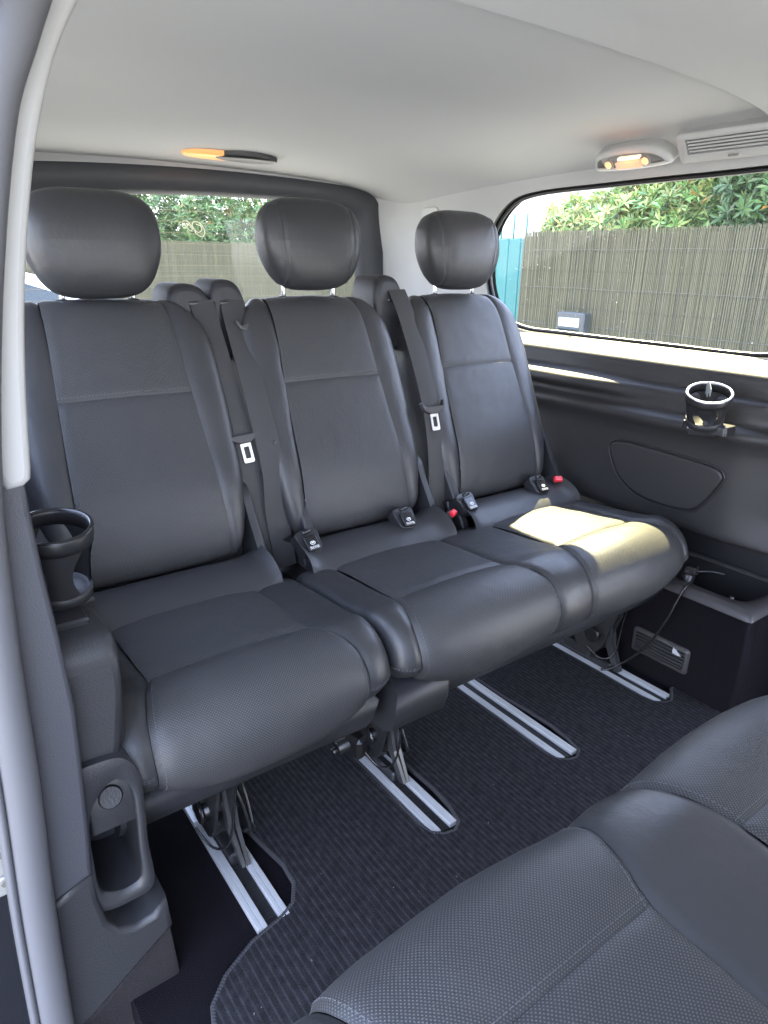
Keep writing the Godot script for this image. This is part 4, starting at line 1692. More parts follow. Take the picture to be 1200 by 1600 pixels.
func belt_strip(pts: Array, w: float, tw := 0.0) -> SurfaceTool:
	var st := new_st()
	var sp := spline(pts, 6)
	var h := w * 0.5
	var t := 0.0008
	var n := sp.size()
	var rows := []
	var L := 0.0
	var lens := []
	for i in n:
		var tg := frame_at(sp, i)
		var side := Vector3(1, 0.0, 0.10 + tw * sin(float(i) / n * PI)).normalized()
		side = (side - tg * side.dot(tg)).normalized()
		var nr := side.cross(tg).normalized()
		if nr.z < 0: nr = -nr
		var row := []
		for k in 7:
			var a := lerpf(-1.0, 1.0, k / 6.0)
			row.append(sp[i] + side * h * a + nr * (0.0018 * (1.0 - a * a) + t))
		rows.append(row)
		if i > 0: L += (sp[i] - sp[i - 1]).length()
		lens.append(L)
	st.set_smooth_group(0)
	for i in n - 1:
		for k in 6:
			quad(st, rows[i][k], rows[i + 1][k], rows[i + 1][k + 1], rows[i][k + 1], Vector2(k, lens[i] / 0.008), Vector2(k, lens[i + 1] / 0.008), Vector2(k + 1, lens[i + 1] / 0.008), Vector2(k + 1, lens[i] / 0.008))
	# back face 1.6 mm behind
	st.set_smooth_group(1)
	for i in n - 1:
		for k in 6:
			var o := Vector3(0, 0, -0.0016)
			quad(st, rows[i][k] + o, rows[i][k + 1] + o, rows[i + 1][k + 1] + o, rows[i + 1][k] + o)
	st.set_smooth_group(-1)
	for i in n - 1:
		for k in [0, 6]:
			var o := Vector3(0, 0, -0.0016)
			quad_out(st, rows[i][k], rows[i + 1][k], rows[i + 1][k] + o, rows[i][k] + o, rows[i][3])
	return st

func make_tongue(parent: Node3D, at: Vector3, dir: Vector3, metal: String):
	var up := -dir.normalized()
	var sx := Vector3(1, 0.15, 0.05)
	sx = (sx - up * sx.dot(up)).normalized()
	var nz := sx.cross(up).normalized()
	var bs := Basis(sx, up, nz)
	var map := func(p: Vector2, d: float) -> Vector3:
		return at + bs * Vector3(p.x, p.y, d)
	# plastic head with raised ears
	var st := new_st()
	prism(st, [Vector2(-0.031, 0.020), Vector2(-0.025, 0.008), Vector2(0.025, 0.008), Vector2(0.031, 0.022), Vector2(0.026, 0.024), Vector2(0.030, 0.000), Vector2(0.012, -0.010), Vector2(-0.012, -0.010), Vector2(-0.030, -0.001), Vector2(-0.034, 0.016)].slice(0, 3) + [Vector2(0.031, 0.022), Vector2(0.034, 0.016), Vector2(0.029, -0.001), Vector2(0.012, -0.011), Vector2(-0.012, -0.011), Vector2(-0.029, -0.001), Vector2(-0.035, 0.016)], map, 0.012, -0.002, 0.003)
	var tg := part(st, "belt_tongue", "plastic_mid2", parent)
	# slotted metal blade
	var outer := rrect(-0.0115, -0.052, 0.0115, -0.006, 0.004, 4)
	var inner := rrect(-0.0060, -0.043, 0.0060, -0.018, 0.002, 4)
	st = new_st()
	var A := []
	var B := []
	var A2 := []
	var B2 := []
	for i in outer.size():
		A.append(map.call(outer[i], 0.0055))
		B.append(map.call(inner[i], 0.0055))
		A2.append(map.call(outer[i], 0.0030))
		B2.append(map.call(inner[i], 0.0030))
	ring(st, A, B, nz, -1)
	ring(st, A2, B2, -nz, -1)
	ring_to(st, A, A2, at + bs * Vector3(0, -0.03, 0.004), false)
	ring_to(st, B, B2, at + bs * Vector3(0, -0.03, 0.004), true)
	part(st, "blade", metal, tg)

func make_tower(root: Node3D, x: float, w: float, h: float, lean: float, called := "belt_guide"):
	# moulded shoulder housing that the belt leaves through
	var st := new_st()
	var poly := spline2([Vector2(-w, 0.0), Vector2(-w * 1.02, h * 0.55), Vector2(-w * 0.86, h * 0.86), Vector2(-w * 0.45, h * 0.99), Vector2(w * 0.35, h * 0.98), Vector2(w * 0.82, h * 0.84), Vector2(w * 1.02, h * 0.52), Vector2(w * 1.0, 0.0)], 4, true)
	prism(st, poly, func(p: Vector2, d: float) -> Vector3: return Vector3(x + p.x + lean * p.y, 0.80 + p.y, d - 0.18 * p.y), -1.425, -1.53, 0.016, 4)
	return part(st, called, "plastic", root)

func make_belt(root: Node3D, x: float, pts: Array, tongue_i: int, metal: String, tower_w := 0.036, tower_h := 0.155, lean := 0.0):
	var tw: MeshInstance3D = make_tower(root, x, tower_w, tower_h, lean)
	var st := new_st()
	# slot plate at the mouth of the guide
	rbox(st, Vector3(pts[0].x, 0.912, -1.446), Vector3(0.058, 0.010, 0.010), 0.003)
	part(st, "belt_slot", "black_satin", tw)
	var b := part(belt_strip(pts, 0.050), "seat_belt", "webbing", root)
	if tongue_i >= 0:
		var p: Vector3 = pts[tongue_i]
		var d: Vector3 = pts[tongue_i + 1] - pts[tongue_i - 1]
		make_tongue(b, p + Vector3(0, 0, 0.002), d, metal)

func make_isofix(root: Node3D, x: float, flip: float):
	# black flap with white lettering in a rounded cut-out of the padded roll
	var c := Vector3(x, 0.441, -1.170)
	var bs := Basis(Vector3(1, 0, 0), -0.82) * Basis(Vector3(0, 0, 1), 0.05 * flip)
	var map := func(p: Vector2, d: float) -> Vector3:
		return c + bs * Vector3(p.x * 0.85, p.y * 0.85, d)
	var st := new_st()
	prism(st, spline2([Vector2(-0.028, 0.032), Vector2(-0.030, 0.0), Vector2(-0.023, -0.024), Vector2(0.0, -0.031), Vector2(0.023, -0.024), Vector2(0.030, 0.0), Vector2(0.028, 0.032)], 5, true), map, -0.002, -0.03, 0.002)
	var fl := part(st, "anchor_surround", "black_satin", root)
	st = new_st()
	prism(st, rrect(-0.018, -0.027, 0.018, 0.014, 0.004), map, 0.006, -0.004, 0.0025)
	part(st, "anchor_flap", "black_gloss", fl)
	st = new_st()
	cyl(st, map.call(Vector2(-0.018, 0.022), 0.010), map.call(Vector2(0.006, 0.024), 0.010), 0.0045, 12)
	part(st, "anchor_bar", "steel_dark", fl)
	# pictogram: a ring with a bar
	st = new_st()
	var rg := []
	for k in 20:
		rg.append(map.call(Vector2(cos(TAU * k / 20) * 0.0065, -0.008 + sin(TAU * k / 20) * 0.0042), 0.0066))
	tube(st, rg, 0.0008, 4, true)
	tube(st, [map.call(Vector2(-0.003, -0.008), 0.0066), map.call(Vector2(0.003, -0.007), 0.0066)], 0.0012, 4)
	part(st, "pictogram", "print_white", fl)
	var tm := TextMesh.new()
	var sf := SystemFont.new()
	sf.font_names = PackedStringArray(["Droid Sans"])
	sf.font_weight = 500
	tm.font = sf
	tm.text = "ISOFIX"
	tm.font_size = 32
	tm.pixel_size = 0.00024
	tm.depth = 0.0006
	var mi := MeshInstance3D.new()
	mi.name = "lettering"
	mi.mesh = tm
	mi.material_override = M.print_white
	fl.add_child(mi, true)
	mi.transform = Transform3D(bs, map.call(Vector2(0.0, -0.0205), 0.0067))

func make_buckle(root: Node3D, at: Vector3, yaw: float):
	var bs := Basis(Vector3(0, 1, 0), yaw) * Basis(Vector3(1, 0, 0), 0.55)
	var st := new_st()
	rbox(st, at + bs * Vector3(0, -0.018, 0), Vector3(0.030, 0.046, 0.020), 0.004, bs)
	var b := part(st, "buckle", "black_satin", root)
	st = new_st()
	rbox(st, at + bs * Vector3(0, 0.006, 0.004), Vector3(0.025, 0.014, 0.015), 0.003, bs)
	part(st, "red_button", "red_button", b)

func recliner(root: Node3D, x: float, s: float):
	# side plate and hinge cover between cushion and backrest
	var st := new_st()
	var poly := spline2([Vector2(-1.16, 0.36), Vector2(-1.19, 0.43), Vector2(-1.235, 0.50), Vector2(-1.26, 0.545), Vector2(-1.30, 0.565), Vector2(-1.345, 0.54), Vector2(-1.35, 0.45), Vector2(-1.32, 0.34), Vector2(-1.22, 0.31)], 4, true)
	prism(st, poly, func(p: Vector2, d: float) -> Vector3: return Vector3(d, p.y, p.x), x + s * 0.010, x - s * 0.010, 0.006)
	var r := part(st, "hinge_cover", "plastic_mid", root)
	st = new_st()
	rbox(st, Vector3(x + s * 0.012, 0.40, -1.215), Vector3(0.012, 0.07, 0.02), 0.003, Basis(Vector3(1, 0, 0), -0.3))
	part(st, "hinge_lever", "black_satin", r)

func build_rear_seats():
	init_profiles()
	var gp := "leather seats of the rear row"
	# single seat
	var s1 := thing("single_seat", "single black leather rear seat beside the door pillar", "seat", Vector3(CX1, 0, -1.1), gp)
	make_cushion(s1, [CX1], 0.135, 0.612, 0.0006)
	make_base(s1, 0.135, 0.612)
	make_backrest(s1, CX1)
	make_headrest(s1, CX1, 0.0, 0.0)
	recliner(s1, 0.572, 1.0)
	make_leg(s1, 0.343)
	make_belt(s1, 0.555, [Vector3(0.578, 0.918, -1.446), Vector3(0.579, 0.86, -1.412), Vector3(0.581, 0.786, -1.368), Vector3(0.588, 0.70, -1.328), Vector3(0.592, 0.647, -1.306), Vector3(0.595, 0.585, -1.285), Vector3(0.596, 0.507, -1.266), Vector3(0.599, 0.42, -1.25), Vector3(0.606, 0.33, -1.24)], 4, "chrome_bright", 0.050, 0.152, 0.0)
	# pivot tube to the neighbouring rail
	var st := new_st()
	cyl(st, Vector3(0.60, 0.082, -0.955), Vector3(0.68, 0.098, -0.945), 0.014, 18)
	var pv := part(st, "pivot_tube", "black_satin", s1)
	st = new_st()
	rbox(st, Vector3(0.640, 0.082, -0.945), Vector3(0.040, 0.050, 0.046), 0.008, Basis(Vector3(0, 1, 0), 0.3))
	part(st, "clamp_block", "steel_dark", pv)
	st = new_st()
	cyl(st, Vector3(0.588, 0.078, -0.955), Vector3(0.604, 0.080, -0.955), 0.008, 12)
	part(st, "clamp_bolt", "steel_dark", pv)
	# two-place bench
	var s2 := thing("double_bench", "two-place black leather rear bench with sunlit far cushion", "bench seat", Vector3(1.06, 0, -1.1), gp)
	make_cushion(s2, [CX2, CX3], 0.616, 1.510, 0.0006)
	make_base(s2, 0.616, 1.510, true)
	for cx in [CX2, CX3]:
		make_backrest(s2, cx)
	make_headrest(s2, CX2 + 0.011, 0.012)
	make_headrest(s2, CX3 + 0.010, 0.010)
	recliner(s2, 0.690, -1.0)
	recliner(s2, 1.035, 1.0)
	recliner(s2, 1.115, -1.0)
	recliner(s2, 1.498, 1.0)
	make_leg(s2, 0.695)
	make_leg(s2, 1.399)
	make_belt(s2, 0.642, [Vector3(0.6480, 0.9180, -1.4460), Vector3(0.6420, 0.8777, -1.4200), Vector3(0.6346, 0.7533, -1.3350), Vector3(0.6398, 0.5998, -1.2700), Vector3(0.6357, 0.4903, -1.2500), Vector3(0.6462, 0.3647, -1.2350)], -1, "chrome", 0.042, 0.160, 0.0)
	# tongue hanging just below the guide, in its shade
	make_tongue(s2, Vector3(0.672, 0.862, -1.405), Vector3(0.10, -1.0, 0.4), "steel_mid")
	# button that stops the tongue from sliding down
	st = new_st()
	cyl(st, Vector3(0.652, 0.634, -1.288), Vector3(0.653, 0.636, -1.278), 0.005, 14)
	part(st, "belt_stop_button", "black_satin", s2)
	make_belt(s2, 1.078, [Vector3(1.096, 0.935, -1.446), Vector3(1.096, 0.88, -1.405), Vector3(1.095, 0.777, -1.345), Vector3(1.094, 0.71, -1.311), Vector3(1.093, 0.658, -1.287), Vector3(1.091, 0.59, -1.266), Vector3(1.087, 0.519, -1.250), Vector3(1.078, 0.44, -1.236), Vector3(1.066, 0.35, -1.225)], 4, "chrome_bright", 0.046, 0.170, 0.0)
	make_isofix(s2, 0.672, 1.0)
	make_isofix(s2, 0.930, -1.0)
	make_isofix(s2, 1.128, 1.0)
	make_isofix(s2, 1.392, -1.0)
	make_buckle(s2, Vector3(1.063, 0.425, -1.165), 0.5)
	make_buckle(s2, Vector3(1.470, 0.440, -1.180), -0.5)

func build_front_bench():
	xf = Transform3D(Basis(Vector3.UP, PI), Vector3(1.667, 0.0, -1.148))
	var s := thing("facing_bench", "black leather bench facing the rear seats, dotted centre panels in the corner", "bench seat", Vector3(0.6, 0, -0.1))
	make_cushion(s, [CX2, CX3], 0.616, 1.530, 0.0006)
	make_base(s, 0.616, 1.530)
	for cx in [CX2, CX3]:
		make_backrest(s, cx)
	xf = Transform3D.IDENTITY

# ---------------------------------------------------------------- small things
func cup_holder(label: String, c: Vector3, r: float, h: float, yaw: float, ring_mat: String, card: bool, tilt: Basis):
	xf = Transform3D(tilt, c - tilt * c)
	var t := thing("cup_holder", label, "cup holder", c, "clip-on cup holders")
	var st := new_st()
	var bs := Basis(Vector3.UP, yaw)
	var top := c + Vector3(0, h, 0)
	# rim band
	lathe(st, top, [Vector2(r, -0.020), Vector2(r + 0.001, -0.010), Vector2(r + 0.001, -0.002), Vector2(r, 0.0), Vector2(r - 0.004, 0.0), Vector2(r - 0.005, -0.003), Vector2(r - 0.005, -0.020), Vector2(r, -0.020)], 40)
	part(st, "rim_band", "black_satin", t)
	st = new_st()
	lathe(st, top, [Vector2(r + 0.0012, 0.0), Vector2(r, 0.0025), Vector2(r - 0.003, 0.0025), Vector2(r - 0.0045, 0.0)], 40)
	part(st, "rim_ring", ring_mat, t)
	# three webs that waist in the middle
	for k in 3:
		st = new_st()
		var a0 := yaw + TAU * k / 3.0
		var F := func(a: float, b: float) -> Vector3:
			var wd := lerpf(0.36, 0.75, pow(absf(b * 2.0 - 1.0), 1.8))
			var an := a0 + (a - 0.5) * 2.0 * wd
			var rr := r * lerpf(0.80, 0.97, b)
			return c + Vector3(cos(an) * rr, lerpf(0.004, h - 0.018, b), sin(an) * rr)
		patch(st, F, 10, 14, c + Vector3(0, h * 0.5, 0), [0, 0, 0, 0], 0.01, 0.1, 0.0)
		var F2 := func(a: float, b: float) -> Vector3:
			var q: Vector3 = F.call(a, b)
			var d := q - c
			return c + Vector3(d.x * 0.94, d.y, d.z * 0.94)
		patch(st, F2, 10, 14, c + Vector3(cos(a0), 0.3, sin(a0)) * 3.0, [0, 0, 0, 0], 0.01, 0.1, 0.0)
		part(st, "web", "black_satin", t)
	# dished foot
	st = new_st()
	lathe(st, c, [Vector2(0.0, 0.004), Vector2(r * 0.70, 0.004), Vector2(r * 0.80, 0.012), Vector2(r * 0.86, 0.010), Vector2(r * 0.84, -0.004), Vector2(r * 0.6, -0.010), Vector2(0.0, -0.010)], 40)
	part(st, "foot", "plastic", t)
	# clip under it
	st = new_st()
	rbox(st, c + bs * Vector3(0.0, -0.018, 0.0), Vector3(0.05, 0.020, 0.07), 0.004, bs)
	part(st, "mounting_clip", "black_satin", t)
	st = new_st()
	cyl(st, c + bs * Vector3(r * 0.78, 0.018, 0.0), c + bs * Vector3(r * 0.92, 0.020, 0.0), 0.006, 14)
	part(st, "clamp_screw", "steel_dark", t)
	if card:
		st = new_st()
		sweep(st, spline([c + Vector3(0.030, 0.050, -0.024), c + Vector3(0.028, h - 0.012, -0.022), c + Vector3(0.022, h + 0.002, -0.016), c + Vector3(0.004, h - 0.002, 0.000)], 5), [Vector2(0.011, 0.0006), Vector2(-0.011, 0.0006), Vector2(-0.011, -0.0006), Vector2(0.011, -0.0006)], Vector3(0.7, 0.2, 0.7), false)
		part(st, "spring_tab", "label_pale", t)
	xf = Transform3D.IDENTITY

func build_details():
	cup_holder("black cup holder clipped to the armrest by the door pillar", Vector3(0.138, 0.588, -0.895), 0.046, 0.098, 1.72, "black_gloss", false, Basis(Vector3(1, 0, 0), 0.16))
	cup_holder("black cup holder with pale rim ring under the far window", Vector3(1.535, 0.664, -0.825), 0.049, 0.075, 3.70, "ring_pale", true, Basis(Vector3(0.50, 0, 0.86).normalized(), 0.34))
	# clip strip that carries the far cup holder
	var st := new_st()
	prism(st, rrect(-0.875, 1.525, -0.765, 1.575, 0.008), func(p: Vector2, d: float) -> Vector3: return Vector3(p.y, d, p.x), 0.660, 0.640, 0.003)
	solo(st, "holder_bracket", "black_satin", "small black bracket under the far cup holder", "bracket")
	# charging plug with its cable
	var pg := thing("power_plug", "black power plug standing in the side tray", "plug", Vector3(1.525, 0.18, -0.79))
	st = new_st()
	cyl(st, Vector3(1.525, 0.19, -0.79), Vector3(1.522, 0.292, -0.79), 0.014, 20, 0.003)
	part(st, "barrel", "black_satin", pg)
	st = new_st()
	rbox(st, Vector3(1.525, 0.300, -0.785), Vector3(0.030, 0.022, 0.036), 0.006, Basis(Vector3.UP, 0.4))
	part(st, "head", "black_gloss", pg)
	st = new_st()
	tube(st, spline([Vector3(1.525, 0.30, -0.775), Vector3(1.545, 0.306, -0.745), Vector3(1.57, 0.300, -0.725)], 6), 0.002, 6)
	part(st, "side_lead", "steel_dark", pg)
	st = new_st()
	var cb := spline([Vector3(1.520, 0.296, -0.775), Vector3(1.500, 0.297, -0.762), Vector3(1.47, 0.294, -0.752), Vector3(1.442, 0.287, -0.750), Vector3(1.430, 0.250, -0.757), Vector3(1.420, 0.200, -0.768), Vector3(1.412, 0.130, -0.795), Vector3(1.408, 0.070, -0.832), Vector3(1.402, 0.028, -0.868), Vector3(1.385, 0.018, -0.880), Vector3(1.368, 0.017, -0.89)], 8)
	tube(st, cb, 0.0032, 8)
	solo(st, "power_cable", "black_gloss", "thin black cable from the side tray down to the floor rail", "cable")
	build_lamps()

func build_lamps():
	# reading lamp on the curved edge of the headliner, over the far window
	var rl := thing("reading_lamp", "oblong reading lamp above the far window, lit warm", "lamp", Vector3(1.60, 1.25, -1.17))
	var org := Vector3(1.612, 1.262, -1.165)
	var zx := Vector3(0, 0, 1)                     # along the van
	var nr := Vector3(-0.80, -0.60, 0).normalized()    # faces into the cabin
	var vy := nr.cross(zx).normalized()
	if vy.y < 0: vy = -vy
	var map := func(p: Vector2, d: float) -> Vector3:
		return org + zx * p.x + vy * p.y + nr * d
	var st := new_st()
	var shape := spline2([Vector2(-0.108, -0.018), Vector2(-0.106, 0.006), Vector2(-0.088, 0.022), Vector2(-0.04, 0.030), Vector2(0.03, 0.030), Vector2(0.075, 0.022), Vector2(0.105, 0.002), Vector2(0.112, -0.018), Vector2(0.09, -0.026), Vector2(0.0, -0.030), Vector2(-0.09, -0.026)], 5, true)
	prism(st, shape, map, 0.026, -0.01, 0.014, 4)
	part(st, "housing", "light_plastic", rl)
	for x in [-0.056, 0.050]:
		st = new_st()
		cyl(st, map.call(Vector2(x, -0.004), 0.024), map.call(Vector2(x, -0.004), 0.030), 0.013, 20, 0.002)
		var sp := part(st, "spot_housing", "light_plastic_dark", rl)
		st = new_st()
		cyl(st, map.call(Vector2(x - 0.002, -0.004), 0.0295), map.call(Vector2(x - 0.002, -0.004), 0.0325), 0.0095, 16, 0.001)
		part(st, "spot_bulb", "lamp_warm", sp)
	st = new_st()
	prism(st, rrect(-0.030, 0.002, 0.034, 0.009, 0.003), map, 0.0295, 0.02, 0.002)
	part(st, "strip_light", "lamp_white", rl)
	st = new_st()
	prism(st, rrect(-0.040, -0.020, 0.036, -0.002, 0.004), map, 0.0285, 0.02, 0.002)
	part(st, "lens", "lamp_soft", rl)
	var o := OmniLight3D.new()
	o.name = "reading_light"
	o.light_color = Color(1.0, 0.62, 0.30)
	o.light_energy = 0.00012
	o.omni_range = 4.0
	o.light_size = 0.02
	o.shadow_enabled = true
	o.position = map.call(Vector2(0, 0.0), 0.06) - rl.position
	rl.add_child(o)
	# ceiling vent beside it
	var vt := thing("ceiling_vent", "light grey louvred vent in the ceiling edge", "vent", Vector3(1.60, 1.25, -0.9))
	var org2 := Vector3(1.603, 1.262, -0.885)
	var map2 := func(p: Vector2, d: float) -> Vector3:
		return org2 + zx * p.x + vy * p.y + nr * d
	st = new_st()
	var oo := rrect(-0.150, -0.034, 0.20, 0.036, 0.012)
	var ii := rrect(-0.128, -0.012, 0.18, 0.024, 0.004)
	var a := []
	var b := []
	var c := []
	var d2 := []
	for i in oo.size():
		a.append(map2.call(oo[i], 0.008))
		b.append(map2.call(oo[i].lerp(ii[i], 0.12), 0.014))
		c.append(map2.call(ii[i], 0.014))
		d2.append(map2.call(ii[i], 0.0))
	ring(st, a, b, nr)
	ring(st, b, c, nr)
	ring_to(st, c, d2, map2.call(Vector2(0, 0), 0.007), true)
	var aa := []
	for i in oo.size():
		aa.append(map2.call(oo[i], -0.02))
	ring_to(st, a, aa, map2.call(Vector2(0, 0), -0.005), false)
	part(st, "frame", "light_plastic", vt)
	st = new_st()
	prism(st, rrect(-0.130, -0.014, 0.182, 0.026, 0.003), map2, 0.001, -0.008)
	part(st, "backing", "light_plastic_dark", vt)
	for k in 5:
		st = new_st()
		rbox(st, map2.call(Vector2(0.025, -0.008 + k * 0.0075), 0.008), Vector3(0.300, 0.0042, 0.006), 0.001, Basis(zx, vy, -nr) * Basis(Vector3(1, 0, 0), 0.4))
		part(st, "slat", "light_plastic", vt)
	st = new_st()
	rbox(st, map2.call(Vector2(-0.02, -0.023), 0.015), Vector3(0.024, 0.006, 0.006), 0.002, Basis(zx, vy, -nr))
	part(st, "slider", "light_plastic_dark", vt)
	# rear dome lamp near the tailgate
	var dl := thing("dome_lamp", "oval rear ceiling lamp with orange glow by the tailgate", "lamp", Vector3(0.98, 1.26, -2.08))
	st = new_st()
	var yb := roof_y(0.97, -2.1)
	var el := []
	for k in 28:
		var t := TAU * k / 28
		el.append(Vector2(1.015 + cos(t) * 0.10, -2.10 + sin(t) * 0.05))
	prism(st, el, func(p: Vector2, d: float) -> Vector3: return Vector3(p.x, d, p.y), yb - 0.016, yb + 0.02, 0.010)
	part(st, "housing", "black_satin", dl)
	st = new_st()
	el = []
	for k in 28:
		var t := TAU * k / 28
		el.append(Vector2(0.925 + cos(t) * 0.100, -2.125 + sin(t) * 0.052))
	prism(st, el, func(p: Vector2, d: float) -> Vector3: return Vector3(p.x, d, p.y), yb - 0.012, yb + 0.02, 0.006)
	part(st, "lens", "lamp_orange", dl)
	var o2 := OmniLight3D.new()
	o2.name = "dome_light"
	o2.light_color = Color(1.0, 0.55, 0.18)
	o2.light_energy = 0.0001
	o2.omni_range = 4.0
	o2.light_size = 0.03
	o2.shadow_enabled = true
	o2.position = Vector3(0.89, yb - 0.04, -2.125) - dl.position
	dl.add_child(o2)

# ---------------------------------------------------------------- outside
func reed_fence(label: String, a: Vector3, b: Vector3, h: float, sd: int, face: Vector3, tint: float):
	var t := thing("reed_fence", label, "fence", a, "reed screens round the yard")
	var rg := RandomNumberGenerator.new()
	rg.seed = sd
	var st := new_st()
	var dir := (b - a)
	var L := dir.length()
	dir /= L
	var s := 0.0
	st.set_smooth_group(-1)
	while s < L:
		var r := rg.randf_range(0.0022, 0.0042)
		s += r * 1.35
		var off := rg.randf_range(-0.006, 0.010)
		var top := h + rg.randf_range(-0.022, 0.008)
		var bot := rg.randf_range(0.0, 0.03)
		var p0 := a + dir * s + face * off + Vector3(0, bot, 0)
		var p1 := a + dir * (s + rg.randf_range(-0.012, 0.012)) + face * (off + rg.randf_range(-0.004, 0.006)) + Vector3(0, top, 0)
		var v := rg.randf_range(0.265, 0.36)
		if rg.randf() < 0.02: v = rg.randf_range(0.18, 0.24)
		if rg.randf() < 0.05: v = rg.randf_range(0.36, 0.40)
		var warm := rg.randf_range(0.82, 0.95)
		v *= tint
		st.set_color(Color(v, v * lerpf(0.90, 0.96, rg.randf()), v * warm * 0.62))
		var q := []
		for k in 4:
			var an := TAU * (k + 0.5) / 4.0
			q.append(dir * cos(an) * r + face * sin(an) * r)
		var u0 := rg.randf()
		for k in 3:
			quad(st, p0 + q[(k + 3) % 4], p0 + q[(k + 4) % 4], p1 + q[(k + 4) % 4], p1 + q[(k + 3) % 4], Vector2(u0, 0), Vector2(u0 + 0.01, 0), Vector2(u0 + 0.01, 1.7), Vector2(u0, 1.7))
	var rd := part(st, "reeds", "reed", t)
	rd.set_meta("kind", "stuff")
	st = new_st()
	var c := (a + b) * 0.5 - face * 0.02
	rbox(st, c + Vector3(0, h * 0.5 - 0.02, 0), Vector3(0.006, h - 0.06, L), 0.001, Basis(Vector3.UP.cross(dir), Vector3.UP, dir))
	part(st, "backing_mesh", "reed_back", t)
	for k in 5:
		st = new_st()
		var y := h * (0.10 + 0.20 * k)
		var n := int(L / 0.4)
		var pts := []
		for i in n + 1:
			pts.append(a + dir * L * i / n + face * 0.015 + Vector3(0, y + rg.randf_range(-0.008, 0.008), 0))
		tube(st, pts, 0.0022, 4)
		part(st, "binding_wire", "wire", t)
	return t

func leafy(called: String, label: String, base: Vector3, blobs: Array, n: int, sd: int, pale: float, ll: float, group: String):
	# shrub: stems and whorls of narrow leaves through the volume of a few lobes
	var t := thing(called, label, "shrub", base, group)
	var rg := RandomNumberGenerator.new()
	rg.seed = sd
	var st := new_st()
	for bl in blobs:
		var c: Vector3 = bl[0]
		tube(st, spline([base + Vector3(rg.randf_range(-0.1, 0.1), 0, rg.randf_range(-0.1, 0.1)), base.lerp(c, 0.5) + Vector3(rg.randf_range(-0.1, 0.1), 0, rg.randf_range(-0.1, 0.1)), c], 4), 0.022, 6, false)
	part(st, "trunk", "bark", t)
	st = new_st()
	st.set_smooth_group(-1)
	var tot := 0.0
	for bl in blobs:
		tot += pow(bl[1].x * bl[1].y * bl[1].z, 0.667)
	for bl in blobs:
		var c: Vector3 = bl[0]
		var rad: Vector3 = bl[1]
		var m := int(n * pow(rad.x * rad.y * rad.z, 0.667) / tot)
		for k in m:
			var d := Vector3(rg.randfn(), rg.randfn(), rg.randfn()).normalized()
			var rr := pow(rg.randf(), 0.33)
			var p := c + d * rad * rr * rg.randf_range(0.85, 1.1)
			var ax := (d + Vector3(0, 0.55, 0) + Vector3(rg.randfn(), rg.randfn(), rg.randfn()) * 0.35).normalized()
			var sx := ax.cross(Vector3(0.3, 0.2, 0.9)).normalized()
			var sy := ax.cross(sx)
			var cnt := rg.randi_range(6, 9)
			var tone := rg.randf()
			for q in cnt:
				var an := TAU * (q + rg.randf() * 0.5) / cnt
				var el := rg.randf_range(0.1, 0.9)
				var ld := ((sx * cos(an) + sy * sin(an)) * cos(el) + ax * sin(el)).normalized()
				var wd := ld.cross(ax).normalized()
				var L := ll * rg.randf_range(0.7, 1.2)
				var w := L * 0.135
				var up := wd.cross(ld).normalized()
				if up.dot(ax) < 0: up = -up
				var b0 := p
				var m0 := p + ld * L * 0.55 + up * L * 0.06
				var e0 := p + ld * L - up * L * 0.04
				var g := lerpf(0.075, 0.17, tone) * rg.randf_range(0.8, 1.2) * pale
				var yel := rg.randf()
				var col := Color(g * lerpf(0.42, 0.80, yel * pale * 0.8), g, g * 0.30)
				if rg.randf() < 0.012: col = Color(0.30, 0.15, 0.03)
				st.set_color(col)
				tri(st, b0, m0 + wd * w, e0)
				tri(st, b0, e0, m0 - wd * w)
	var fo := part(st, "foliage", "leaf", t)
	fo.set_meta("kind", "stuff")

